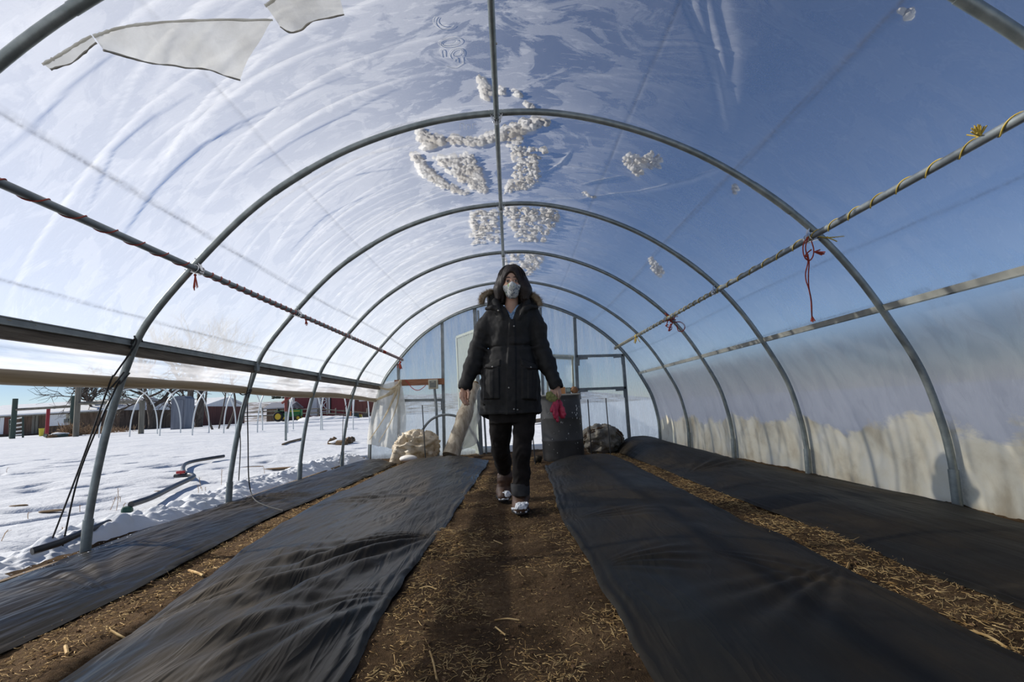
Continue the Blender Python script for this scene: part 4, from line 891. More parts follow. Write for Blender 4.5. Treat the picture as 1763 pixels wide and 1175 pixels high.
weed('far from the hoops at the left', [(12, 814, 14, 805)])
weed('at the left photo edge, broken and leaning', [(0, 932, 14, 913)])
weed('between the second and third complete hoops', [(456, 816, 452, 802)])
def dbox(name, label, cat, px, py, w_, d_, h_, mat, rot=0.0, group=None):
    b = atG(px, py); c, s = math.cos(rot), math.sin(rot)
    n_ = MB(); P = np.array([(w_ / 2 * math.cos(u) * (1 + .15 * vnoise(u, 2.)), d_ / 2 * math.sin(u) * (1 + .2 * vnoise(u * 2, 5.))) for u in np.linspace(0, 2 * PI, 14, endpoint=False)])
    rings = [np.c_[P * k @ np.array([[c, s], [-s, c]]), np.full(14, h_ * z)] for k, z in ((1, -.3), (1, .4), (.8, .85), (.35, 1.0))]
    n_.grid(np.array(rings) + b, True); n_.add(rings[-1] + b, [tuple(range(14))])
    return tag(n_.build(name, mat), label, cat, group)
M['leaf'] = pm('dead_leaf', (.12, .07, .03), .9, (.22, .14, .07), 12)
for (px, py, w_, lb) in ((33, 872, .16, 'dark dead leaf clump in the snow at the left, near the taut cords'), (90, 881, .2, 'flat strip of brown debris in the snow behind the taut cords'), (277, 847, .14, 'brown leaf on the snow left of the black irrigation pipe'), (436, 805, .3, 'brown strip of bare earth in the snow beside the second complete hoop'), (482, 807, .45, 'long brown bare patch in the snow beyond the third complete hoop')):
    dbox('dead_leaf', lb, 'debris', px, py, w_, w_ * .35, .012, M['leaf'], .15, 'brown bits on the snow')
M['green'] = pm('dark_green', (.01, .06, .035), .5)
dbox('lid_disc', 'small dark green cap lying in the snow by the snow bank', 'cap', 219, 882, .1, .07, .05, M['green'])
# ================================================================== end wall
wb = thing('wall_back', 'translucent ribbed end wall with grey metal posts and an open doorway', None, (0, YEND, 0), None, 'structure')
def poly_mat(name, lo, hi):
    m, t, o = nt(name); g = G(t); tc = g.n('ShaderNodeTexCoord').outputs['Object']
    wv = g.n('ShaderNodeTexWave', Vector=tc, Scale=22.0, Distortion=0.4, Detail=1.0, _bands_direction='X').outputs['Fac']
    n = g.noise(tc, 3.0, 5, .6, .3, sc=(4, 1, .4))
    h = g.math('ADD', g.ramp(n, [(0.35, lo), (0.65, hi)]), g.math('MULTIPLY', g.math('SUBTRACT', wv, .5), .09), True)
    b = g.n('ShaderNodeBump', Strength=.12, Distance=.01, Height=wv)
    sc = g.mixs(.3, g.n('ShaderNodeBsdfTranslucent', Color=(.9, .92, .92, 1), Normal=b.outputs[0]).outputs[0], g.n('ShaderNodeBsdfDiffuse', Color=(.75, .77, .77, 1)).outputs[0])
    s = g.mixs(h, g.n('ShaderNodeBsdfTransparent', Color=(.80, .85, .89, 1)).outputs[0], sc)
    s = g.mixs(0.05, s, g.n('ShaderNodeBsdfGlossy', Roughness=.15, Normal=b.outputs[0]).outputs[0])
    t.links.new(s, o.inputs[0]); return m
M['poly'] = poly_mat('ribbed_polycarbonate', .16, .34)
def hull(x0, x1, zb):
    pts = [(x, z) for x, z in PC if x0 <= x <= x1 and z > 0]
    zt0 = np.interp(x0, PC[20:-20, 0], PC[20:-20, 1]); zt1 = np.interp(x1, PC[20:-20, 0], PC[20:-20, 1])
    L = []
    if x0 < -2.5: L.append((-2.6, zb))
    else: L += [(x0, zb), (x0, zt0)]
    L += pts
    if x1 > 2.6: L.append((2.69, zb))
    else: L += [(x1, zt1), (x1, zb)]
    return L
for (a, b, zb) in ((-2.65, -.6, -.25), (.6, 2.75, -.25), (-.6, .6, 2.05)):
    MB().prism(hull(a, b, zb), YEND + .076, YEND + .082).build('panel', M['poly'], wb)
ye = YEND + .05
def post(p, q, w_=.05, nm='post', mat='steel_dull'):
    MB().bar(atY(*p, ye), atY(*q, ye) - (0, 0, .1), w_, .045, (0, 1, 0)).build(nm, M[mat], wb, bevel=.003)
post((686, 627), (687, 790)); post((761, 551), (765, 790), .055); post((817, 528), (829, 790), .07); post((823, 535), (838, 790), .035)
post((930, 530), (938, 790), .055); post((989, 547), (999, 790), .06); post((1072, 610), (1085, 774), .06)
def rail(p, q, w_=.05):
    MB().bar(atY(*p, ye), atY(*q, ye), .045, w_, (0, 0, 1)).build('rail', M['steel_dull'], wb, bevel=.003)
rail((992, 614), (1072, 612)); rail((995, 671), (1078, 668)); rail((688, 690), (762, 689))
for (a, b) in (((996, 616), (996, 630)), ((1071, 615), (1072, 628)), ((997, 674), (999, 688)), ((1075, 671), (1076, 685)), ((761, 690), (761, 706)), ((997, 618), (1012, 617)), ((1056, 615), (1070, 614)), ((998, 674), (1012, 673)), ((1060, 672), (1074, 671))):
    pa, pb = atY(*a, ye - .03), atY(*b, ye - .03); MB().bar(pa, pb, .04, .02, (0, 1, 0)).build('bracket', M['steel_dull'], wb)
MB().box((.02, ye, 2.06), (1.25, .045, .05)).build('door_header', M['steel_dull'], wb)
# outer end arch (lock channel)
MB().tube(np.stack([PF[4:-4, 0], np.full(len(PF) - 8, YEND + .045), PF[4:-4, 1]], 1), .014, 8).build('edge_channel', M['alu'], wb)
M['cream_frame'] = pm('cream_painted_frame', (.52, .5, .36), .6, (.62, .6, .46), 4)
w1 = thing('window_1', 'cream framed vent in the end wall right of the doorway', None, (.9, YEND + .08, 1.3), None, 'structure')
yy_ = YEND + .11
for a, b, q in (((942, 614), (988, 616), .09), ((942, 691), (990, 690), .09), ((985, 614), (988, 692), .07), ((941, 614), (944, 692), .07)):
    MB().bar(atY(*a, yy_), atY(*b, yy_), .03, q, (0, 1, 0) if a[0] == b[0] else (0, 0, 1)).build('frame', M['cream_frame'], w1)
d1 = thing('door_1', 'pale translucent door leaf standing open outside the end wall, left of the woman', None, (-.6, YEND + .1, 0), None, 'structure')
h0 = np.array([-.60, YEND + .13]); h1_ = np.array([-1.02, YEND + .86]); ztop = 2.24
M['leaf_panel'] = pm('door_panel', (.6, .6, .5), .5, (.68, .68, .58), 3, trans=(.55, (.8, .8, .7)))
dv = (h1_ - h0) / np.linalg.norm(h1_ - h0); nv = np.array([-dv[1], dv[0]])
q_ = [np.r_[h0, -.05], np.r_[h1_, -.05], np.r_[h1_, ztop], np.r_[h0, ztop]]
mb = MB(); mb.add([*(p + np.r_[nv * .008, 0] for p in q_), *(p - np.r_[nv * .008, 0] for p in q_)], [(0, 1, 2, 3), (7, 6, 5, 4), (0, 4, 5, 1), (1, 5, 6, 2), (2, 6, 7, 3), (3, 7, 4, 0)]); mb.build('panel', M['leaf_panel'], d1)
for a, b in ((q_[0], q_[3]), (q_[1], q_[2]), (q_[0], q_[1]), (q_[3], q_[2]), ((q_[0] + q_[3]) / 2, (q_[1] + q_[2]) / 2)):
    MB().bar(a, b, .05, .05, (nv[0], nv[1], 0) if abs(a[2] - b[2]) > .5 else (0, 0, 1)).build('frame', M['cream_frame'], d1)
# board, outlet, conduit
yb = YEND - .035
pl = atY(679, 660, yb); pr_ = atY(765, 657, yb)
tag(MB().bar(pl, pr_, .03, .115, (0, 0, 1)).build('wooden_board', M['plank'], None, 40, None, .004), 'brown wooden board screwed across the end wall on the left', 'board')
M['boxcream'] = pm('cream_plastic', (.5, .47, .36), .5); M['boxgrey'] = pm('grey_cover', (.16, .17, .15), .45)
c = atY(746, 662, yb - .055); ob = thing('outlet_box', 'cream electrical outlet box with grey cover, on the brown board', 'outlet', tuple(c))
MB().box(c, (.175, .075, .175)).build('box_body', M['boxcream'], ob, bevel=.012); MB().box(c + (-.005, -.042, .0), (.115, .015, .12)).build('cover', M['boxgrey'], ob, bevel=.005)
MB().box(c + (0, -.05, .04), (.05, .012, .012)).build('cover_latch', M['boxcream'], ob)
tag(MB().tube([c + (.02, .0, -.09), atY(751, 700, yb - .055), atY(755, 795, yb - .055)], .024, 12).build('conduit', M['steel_dull']), 'vertical grey conduit pipe below the outlet box', 'pipe')
tag(MB().tube(catmull(np.array([atY(698, 655, yb - .03), atY(703, 660, yb - .03), atY(708, 667, yb - .03), atY(716, 672, yb - .03), atY(724, 671, yb - .03), atY(733, 664, yb - .03)]), 6), .006, 6).build('wire', M['redp']), 'red wire sagging below the brown board', 'wire')
tag(MB().tube(catmull(np.array([atY(*p, yb - .12) for p in ((719, 762), (727, 742), (740, 725), (757, 716), (776, 715), (795, 722), (812, 741), (824, 768), (829, 800))]), 6), .022, 12).build('bent_pipe', M['steel_dull']), 'grey pipe bent into a low arch before the end wall', 'pipe')
# hanging cloudy plastic, left corner
M['sheet_cream'] = old_mat()
def patch(name, label, left, right, Ys, mat, folds, n=26):
    a = catmull(np.array([atY(*p, Ys) for p in left]), 8); b = catmull(np.array([atY(*p, Ys) for p in right]), 8)
    k = min(len(a), len(b)); a, b = a[:k], b[:k]; T = np.linspace(0, 1, n)[None, :, None]
    P = a[:, None] * (1 - T) + b[:, None] * T; u = np.linspace(0, 1, k)[:, None]; P[..., 1] += folds(u, T[..., 0])
    o = grid_mesh(name, P, mat); return tag(o, label, 'plastic')
patch('hanging_plastic', 'cloudy plastic sheet tied up to the brown board, draped in the left corner', [(652, 664), (644, 690), (637, 725), (632, 765)], [(690, 655), (697, 690), (699, 730), (692, 776)], YEND - .12, M['sheet_cream'], lambda u, t: .035 * np.sin(t * 16 + u * 6) * (u * .8 + .1) + .02 * np.sin(t * 41 - u * 9) * u)
mb = MB()
for L, r_, k_ in (([(690, 654), (686, 664), (679, 672), (668, 680), (654, 686), (645, 690)], [.022, .042, .014], 1.), ([(689, 658), (680, 667), (668, 671), (656, 668), (650, 664)], [.02, .022, .01], 2.), ([(686, 666), (676, 690), (660, 722), (636, 758)], [.026, .02, .006], 3.), ([(688, 664), (684, 695), (672, 728), (652, 762)], [.014, .012, .004], 4.)):
    Q = catmull(np.array([atY(*p, YEND - .18 - .01 * k_) for p in L]), 10); mb.tube(Q, np.interp(np.linspace(0, 1, len(Q)), [0, .3, 1], r_) * (1 + .3 * fbm(np.arange(len(Q)) * .5, k_, k_, 3)), 12, flat=(1, .6))
M['gather'] = pm('gathered_cream_plastic', (.5, .43, .32), .4, (.72, .66, .54), 14, bump=.7, bscale=45, trans=(.55, (.85, .78, .62)))
tag(mb.build('gathered_plastic', M['gather'], None, 180), 'twisted gather of cream plastic tied at the brown board', 'plastic')
# bundles
def bundle(label, c, r, seed, mat, ties=0, creas=.16):
    u = np.linspace(0, 2 * PI, 72, endpoint=False); v = np.linspace(.02, PI - .02, 44); V, U = np.meshgrid(v, u, indexing='ij')
    d = np.stack([np.sin(V) * np.cos(U), np.sin(V) * np.sin(U), np.cos(V)], -1)
    k = 1 + creas * (1.0 - 2.2 * np.abs(fbm(d[..., 0] * 2.2 + seed, d[..., 1] * 2.2, d[..., 2] * 2.2, 4))) * .8 + .1 * fbm(d[..., 0] * 1.1 + seed, d[..., 1] * 1.1, d[..., 2] * 1.1, 2)
    P = d * k[..., None] * np.array(r) + np.array(c)
    o = thing('plastic_bundle', label, 'bundle', tuple(c), 'bundles of bunched plastic at the end wall')
    mb = MB(); mb.grid(P, True); mb.build('wrapping', mat, o, 180)
    for i in range(ties):
        an = .5 + i * .7; q = []
        for t_ in np.linspace(0, PI, 22):
            dd = np.array([math.cos(t_) * math.cos(an), -.7 * abs(math.sin(t_)) - .1, math.sin(t_) * 1.0 + .1 * math.cos(t_)]); dd /= np.linalg.norm(dd); q.append(np.array(c) + dd * np.array(r) * (1.06 + .05 * math.sin(9 * t_)))
        MB().tube(q, .008, 6).build('tie', M['twine_brown'], o)
    return o
M['twine_brown'] = pm('brown_tie', (.12, .065, .03), .8)
M['bundleL'] = pm('cream_bunched_plastic', (.5, .4, .27), .35, (.78, .7, .56), 7, bump=.7, bscale=22, trans=(.25, (.8, .7, .5)), bdist=.03)
M['bundleR'] = pm('grey_bunched_plastic', (.17, .145, .11), .55, (.36, .32, .25), 6, bump=.7, bscale=22, bdist=.03)
bl = bundle('crumpled cream plastic bundle on the soil in the left rear corner', atY(717, 771, 8.25) , (.33, .26, .25), 3., M['bundleL'], 0, .3)
mb = MB(); q = np.array([atY(700, 750, 8.1), atY(690, 765, 8.1), atY(684, 785, 8.1), atY(681, 800, 8.1)]); mb.tube(catmull(q, 6), np.linspace(.06, .11, 19)[:len(catmull(q, 6))], 12, flat=(1, .5)); mb.build('loose_fold', M['bundleL'], bl, 180)
bundle('grey brown plastic bundle tied with cord, right of the black drum', atY(1036, 757, 8.1), (.31, .26, .235), 8., M['bundleR'], 3, .2)
M['whitebag'] = pm('white_bag', (.7, .66, .6), .6, (.8, .78, .75), 5)
mb = MB(); mb.ball(atY(703, 790, 7.9), (.14, .1, .055), 18, 10); tag(mb.build('sandbag', M['whitebag'], None, 180), 'small white sack lying under the cream bundle', 'bag')
# leaning roll
rt, rb_ = atY(818, 663, 8.75), atY(776, 786, 8.1)
ro = thing('plastic_roll', 'dirty cream roll of plastic film leaning by the door post, left of the woman', 'roll', tuple(rb_))
q = np.array([rt + (rb_ - rt) * t_ for t_ in np.linspace(0, 1, 34)]); mb = MB(); mb.tube(q, .122 + .018 * fbm(np.linspace(0, 6, 34), 2.) + np.linspace(-.02, .01, 34), 26); V = mb.v[0]; V += (0.014 * fbm(V[:, 0] * 18, V[:, 1] * 18, V[:, 2] * 5, 3))[:, None] * np.array([1, .6, .2]); 
M['rollfilm'] = pm('dirty_film_roll', (.3, .23, .15), .5, (.56, .47, .34), 6, stretch=(3, 3, .8), bump=.4, bscale=18)
mb.build('film_wrap', M['rollfilm'], ro, 60)
ax = (rb_ - rt) / np.linalg.norm(rb_ - rt); MB().tube([rb_ - ax * .1, rb_ + ax * .14], .035, 12).build('core_pipe', M['steel_dull'], ro)
MB().tube([rt + ax * .02, rt - ax * .05], .05, 12).build('core_end', M['leaf'], ro)
a = [rb_ + (rt - rb_) * t_ + (.11, -.03, 0) for t_ in (.75, .5, .25, .05)]; b = [a[0] + (.06, 0, -.3), a[1] + (.1, 0, -.18), a[2] + (.2, 0, -.12), a[3] + (.02, 0, .02)]
T = np.linspace(0, 1, 12)[None, :, None]; A2 = catmull(np.array(a), 6)[:, None]; B2 = catmull(np.array(b), 6)[:, None]; P = A2 * (1 - T) + B2 * T; P[..., 1] += .02 * np.sin(T[..., 0] * 9 + np.linspace(0, 4, len(A2))[:, None])
o = grid_mesh('loose_flap', P, M['sheet_cream'], None, None, ro)
# drum
dc = atY(967, 735, 7.25); dz0 = float(base_z(7.25)) - .01; dtop = atY(966, 682, 7.25)[2]
dr = thing('drum', 'big black plastic drum by the doorway, right of the woman', 'drum', (dc[0], 7.25, dz0))
H = dtop - dz0; Rr_ = .297
prof = [(Rr_ * .94, 0), (Rr_ * .985, .02), (Rr_, .06), (Rr_, H * .3), (Rr_ * 1.012, H * .315), (Rr_ * 1.012, H * .335), (Rr_, H * .35), (Rr_, H * .64), (Rr_ * 1.012, H * .655), (Rr_ * 1.012, H * .675), (Rr_, H * .69), (Rr_ * .985, H * .93), (Rr_ * .975, H * .96), (Rr_ * .99, H * .97), (Rr_ * .99, H), (Rr_ * .93, H), (Rr_ * .93, H - .02), (0.001, H - .02)]
MB().lathe(prof, (dc[0], 7.25, dz0), 48).build('drum_body', M['drum'], dr)
R = np.random.default_rng(3); mb = MB()
for i in range(34):
    an = -PI / 2 + R.normal(.1, .75); z = dz0 + .1 + (H - .15) * R.random(); s_ = .0025 + .005 * R.random() ** 3; rr = Rr_ * 1.003
    mb.ball((dc[0] + rr * math.cos(an), 7.25 + rr * math.sin(an), z), (s_, s_, s_ * (1 + 2 * R.random())), 6, 4)
for (px, py) in ((995, 699), (996, 706), (997, 712), (993, 715), (996, 720), (998, 703)):
    p = atY(px, py, 7.25 - .24); an = math.atan2(p[1] - 7.25, p[0] - dc[0]); mb.ball((dc[0] + Rr_ * math.cos(an), 7.25 + Rr_ * math.sin(an), p[2]), (.008, .008, .016), 6, 5)
mb.build('paint_splatter', M['white_paint'], dr)['kind'] = 'stuff'
M['lidwood'] = pm('pale_lid_board', (.5, .45, .36), .7, (.6, .55, .45), 5)
tp = dz0 + H
tag(MB().box((dc[0] - .03, 7.22, tp + .012), (.6, .4, .022)).build('lid_board', M['lidwood'], None, 40, None, .003), 'pale board lying on top of the black drum', 'board')
M['orange'] = pm('orange_card', (.5, .2, .06), .6, (.6, .3, .12), 8); M['brownpouch'] = pm('brown_pouch', (.3, .14, .06), .7, (.42, .22, .1), 14, bump=.5, bscale=40)
zt = tp + .024
tag(MB().box((dc[0] + .045, 7.2, zt + .05), (.075, .05, .1)).build('seed_box', M['orange'], None, 40, None, .004), 'small orange box on the drum board', 'box')
mt = thing('meter', 'small grey meter with pale screen, between orange box and brown pouch on the drum', 'meter', (dc[0] + .125, 7.18, zt))
M['lcd'] = pm('pale_screen', (.35, .42, .36), .3)
MB().box((dc[0] + .125, 7.19, zt + .045), (.075, .03, .09)).build('case', M['boxgrey'], mt, bevel=.006); MB().box((dc[0] + .125, 7.174, zt + .055), (.055, .004, .05)).build('screen', M['lcd'], mt)
mb = MB(); mb.ball((dc[0] + .215, 7.2, zt + .05), (.06, .05, .055), 14, 10); mb.v[0] += (.01 * fbm(mb.v[0][:, 0] * 40, mb.v[0][:, 1] * 40, mb.v[0][:, 2] * 40, 2))[:, None]
tag(mb.build('pouch', M['brownpouch'], None, 180), 'crumpled brown pouch on the right of the drum board', 'pouch')
# stakes
def stake(label, b, t_, Y, r=.008):
    p, q = atY(*b, Y), atY(*t_, Y); p = p + (p - q) / np.linalg.norm(p - q) * .05
    tag(MB().tube([p, q], r, 8).build('metal_stake', M['rubber']), label, 'stake', 'thin dark stakes at the end of the beds')
stake('thin dark stake standing in front of the cream bundle', (733, 800), (727, 698), 7.75)
stake('thin dark stake right of the drum, the one nearer the drum', (1019, 792), (1012, 688), 7.5)
stake('thin dark stake before the right part of the grey brown bundle', (1052, 792), (1043, 686), 7.5)
stake('thin dark stake close to the woman, between her leg and the drum', (922, 803), (914, 715), 6.9)
mb = MB(); c = atZ(926, 796, -.02); mb.ball(c + (0, 0, .03), (.06, .05, .06), 12, 8); mb.v[0] += (.02 * fbm(mb.v[0][:, 0] * 20, mb.v[0][:, 1] * 20, mb.v[0][:, 2] * 20, 2))[:, None]
tag(mb.build('plastic_wad', M['sheetR'], None, 180), 'small black wad of plastic at the far left corner of the right centre sheet', 'plastic')
MB_ = MB(); p, q = atG(913, 732), atG(934, 729); MB_.bar(p + (0, 0, .12), q + (0, 0, .12), .2, .14); tag(MB_.build('beam', M['basewood'], None, 40, None, .01), 'dark wooden beam on the snow beyond the doorway', 'beam')

# ================================================================== farmyard
def gz(x, y): return float(ground_z(x, y))
def at_far(px, Y): p = atY(px, 720, Y); return p[0], gz(p[0], Y)
def corr_mat(name, c, c2, sc=18):
    m, t, o = nt(name); g = G(t); tc = g.n('ShaderNodeTexCoord').outputs['Object']
    wv = g.n('ShaderNodeTexWave', Vector=tc, Scale=sc / 10, _bands_direction='X').outputs['Fac']
    cc = g.ramp(g.math('ADD', g.math('MULTIPLY', wv, .75), g.math('MULTIPLY', g.noise(tc, 2, 4), .25)), [(.3, c), (.7, c2)])
    p = g.n('ShaderNodeBsdfPrincipled', Roughness=.6, Normal=g.n('ShaderNodeBump', Strength=.4, Distance=.05, Height=wv).outputs[0])
    t.links.new(cc, p.inputs['Base Color']); t.links.new(p.outputs[0], o.inputs[0]); return m
M['barn'] = corr_mat('red_ribbed_barn_wall', (.13, .022, .024), (.23, .045, .045), 14)
M['trimw'] = pm('white_trim', (.72, .72, .7), .6); M['oldwall'] = pm('old_brown_wall', (.07, .045, .03), .9, (.16, .11, .075), 1.5, stretch=(3, 3, .5)); M['redwall'] = pm('dark_red_wall', (.10, .035, .028), .8, (.16, .06, .045), 1.2, stretch=(3, 3, .4))
M['whitewall'] = corr_mat('white_ribbed_panel', (.72, .74, .76), (.84, .85, .86), 30); M['roofsn'] = M['snow']; M['dark'] = pm('dark_opening', (.02, .02, .022), .8)
M['postwood'] = pm('grey_post_wood', (.13, .12, .095), .85, (.22, .2, .16), 2, stretch=(4, 4, .4)); M['greenpost'] = pm('dark_green_post', (.05, .075, .06), .7); M['redpost'] = pm('red_post', (.3, .02, .03), .6)
def building(label, px0, px1, Y, depth, wall_top, ridge, wall, roofmat, extra=None, rot_dz=0.0, name='farm_building'):
    x0, z0 = at_far(px0, Y); x1, z1 = at_far(px1, Y); zb = min(z0, z1) - .3
    zt = atY((px0 + px1) / 2, wall_top, Y)[2]; zr = atY((px0 + px1) / 2, ridge, Y + depth * .5)[2]
    o = thing(name, label, 'building', ((x0 + x1) / 2, Y + depth / 2, zb))
    MB().box(((x0 + x1) / 2, Y + depth / 2, (zb + zt) / 2), (x1 - x0, depth, zt - zb)).build('wall', wall, o)
    e = .4; y0, y1, ym = Y - e, Y + depth + e, Y + depth / 2
    mb = MB(); th = .16
    for (ya, za, yb_, zb_) in ((y0, zt, ym, zr), (y1, zt, ym, zr)):
        mb.add([(x0 - e, ya, za - .02), (x1 + e, ya, za - .02), (x1 + e, yb_, zb_), (x0 - e, yb_, zb_), (x0 - e, ya, za + th), (x1 + e, ya, za + th), (x1 + e, yb_, zb_ + th), (x0 - e, yb_, zb_ + th)], [(3, 2, 1, 0), (4, 5, 6, 7), (0, 1, 5, 4), (1, 2, 6, 5), (2, 3, 7, 6), (3, 0, 4, 7)])
    for xx in (x0, x1): mb.add([(xx, Y, zt), (xx, Y + depth, zt), (xx, ym, zr)], [(0, 1, 2)])
    mb.build('roof', roofmat, o)
    return o, x0, x1, zb, zt, Y
def facade(o, Y, name, px0, py0, px1, py1, mat, off=.06, label=None):
    a, b = atY(px0, py0, Y - off), atY(px1, py1, Y - off)
    p = MB().box(((a[0] + b[0]) / 2, Y - off / 2, (a[2] + b[2]) / 2), (abs(b[0] - a[0]), off, abs(a[2] - b[2]))).build(name, mat, o)
    if label: p['label'] = label
    return p
o, *_ = building('long low brown farm building with snowy roof, far left', -60, 206, 50, 8, 714, 697, M['oldwall'], M['roofsn'])
facade(o, 50, 'wall_panel', 86, 713, 122, 732, M['whitewall'], .1, 'white panel'); facade(o, 50, 'air_conditioner', 110, 722, 117, 728, M['boxgrey'], .4)
facade(o, 50, 'window', 114, 712, 122, 721, M['boxcream'], .14)
facade(o, 50, 'door', 4, 716, 15, 748, M['redwall'], .12); facade(o, 50, 'door_frame', 1, 714, 5, 748, M['whitewall'], .15)
facade(o, 50, 'wall_stud', 56, 714, 58, 747, M['postwood'], .1); facade(o, 50, 'wall_stud', 62, 713, 64, 746, M['postwood'], .1); MB().box(((_[0] + _[1]) / 2, 49.62, _[3] - .04), (_[1] - _[0] + .8, .05, .14)).build('fascia', M['postwood'], o)
o, *_ = building('dark red farm building with snow on its sloping roof, behind the trees', 209, 352, 60, 9, 704, 692, M['redwall'], M['roofsn'])
facade(o, 60, 'wall_stud', 224, 706, 226, 738, M['oldwall'], .1); facade(o, 60, 'opening', 228, 708, 240, 736, M['dark'], .05); facade(o, 60, 'skirting', 300, 728, 346, 737, M['whitewall'], .12)
# gate frames
def frame(label, posts, beams, group=None, cat='post frame'):
    o = thing('gate_frame', label, cat, tuple(atY(posts[0][0], posts[0][2], posts[0][3])))
    for (px, pt, pb, Y, r, mt_) in posts:
        a, b = atY(px, pt, Y), atY(px, pb, Y); b[0] = a[0] * .5 + b[0] * .5; a[0] = b[0]; b[2] = gz(b[0], Y) - .2
        MB().tube([b, a], r, 10).build('post', M[mt_], o)
    for (p, q, Y, r) in beams: MB().tube([atY(*p, Y), atY(*q, Y)], r, 8).build('crossbeam', M['postwood'], o)
    return o
frame('dark wooden gate frame with two square posts and a top beam, far left', [(24, 687, 752, 30, .13, 'greenpost'), (125, 682, 745, 30, .13, 'greenpost')], [((24, 706), (125, 700), 30, .075)])
frame('tall weathered post frame with a high crossbeam, left of the big bare tree', [(133, 664, 748, 27, .13, 'postwood'), (244, 690, 744, 27, .13, 'postwood')], [((136, 695), (244, 692), 27, .09)])
frame('single red post standing before the white wall panel', [(82, 703, 748, 34, .1, 'redpost')], [], cat='post')
gt = thing('farm_gate', 'narrow metal farm gate with pale horizontal bars, far left', 'gate', tuple(atY(28, 740, 31)))
for i, (ya, yb_) in enumerate(((723, 719), (731, 728), (738, 735), (744.5, 742), (750, 748))): MB().tube([atY(18, ya, 31), atY(40, yb_, 31)], .04, 8).build('bar', M['trimw'], gt)
for px, a, b in ((17, 722, 755), (39.5, 718, 754)): MB().tube([atY(px, a, 31), atY(px, b, 31)], .05, 8).build('gate_post', M['greenpost'], gt)
M['yellow'] = pm('yellow_plastic', (.55, .48, .04), .5)
p = atY(71, 748, 36); tag(MB().lathe([(.1, 0), (.11, .05), (.15, .55), (.165, .57), (.165, .6), (.01, .6)], (p[0], 36, gz(p[0], 36) - .05), 16).build('bucket', M['yellow']), 'tall yellow bucket standing before the brown building', 'bucket')
def pile(label, px, py, Y, w_, h_, n, mats, cap, seed):
    R = np.random.default_rng(seed); p = atY(px, py, Y); zb = gz(p[0], Y); o = thing('scrap_pile', label, 'pile', (p[0], Y, zb))
    for i, mt_ in enumerate(mats):
        mb = MB()
        for j in range(n):
            c = np.array([p[0] + R.normal(0, w_ * .3), Y + R.normal(0, .3), zb + h_ * .35 * R.random()]); d = R.normal(0, 1, 3); d[2] *= .25; d /= np.linalg.norm(d)
            mb.tube([c - d * w_ * .25, c + d * w_ * .25], .05 + .06 * R.random(), 7)
        mb.build('scrap', M[mt_], o)
    mb = MB(); mb.ball((p[0], Y, zb + h_ * .62), (w_ * .42, .35, h_ * .3), 16, 8); mb.v[0] += (.05 * fbm(mb.v[0][:, 0] * 4, mb.v[0][:, 1] * 4, mb.v[0][:, 2] * 4, 2))[:, None] * np.array([0, 0, 1]); mb.build('snow_cap', M['snow'], o, 180)
    return o
pile('low pile of scrap logs capped with snow, left of the tall post frame', 104, 748, 28, 1.0, .3, 5, ['leaf', 'orange', 'greenpost'], 1, 4)
pile('dark branches half buried in snow between the third and fourth complete hoops', 582, 754, 12.6, .5, .12, 6, ['leaf', 'leaf'], 1, 6)
# bushes
M['bush'] = pm('dry_tan_bush', (.22, .13, .065), .9, (.38, .25, .14), 6)
def bush(label, px, py, Y, w_, h_, n, seed):
    R = np.random.default_rng(seed); p = atY(px, py, Y); zb = gz(p[0], Y) - .1; mb = MB()
    for i in range(n):
        a = R.random() * 2 * PI; e = .3 + R.random() * 1.2; L = h_ * (.5 + .6 * R.random()); b = np.array([p[0] + R.normal(0, w_ * .3), Y + R.normal(0, w_ * .2), zb]); d = np.array([math.cos(a) * math.cos(e), math.sin(a) * math.cos(e), math.sin(e)])
        q = b + d * L * .5; mb.tube([b, q, q + (d + R.normal(0, .35, 3)) * L * .5], .012, 4); mb.tube([q, q + (d + R.normal(0, .6, 3)) * L * .4], .008, 3)
    return tag(mb.build('bush', M['bush'], None, 180), label, 'bush', 'dry bushes by the farm building')
bush('dry tan bush at the foot of the tall post frame', 121, 747, 29, .8, .8, 220, 2); bush('low dry bush right of the tall post frame', 146, 746, 32, 1.7, .7, 220, 3); bush('low dry bush behind the first complete hoop', 190, 744, 36, 2.6, .55, 200, 5)
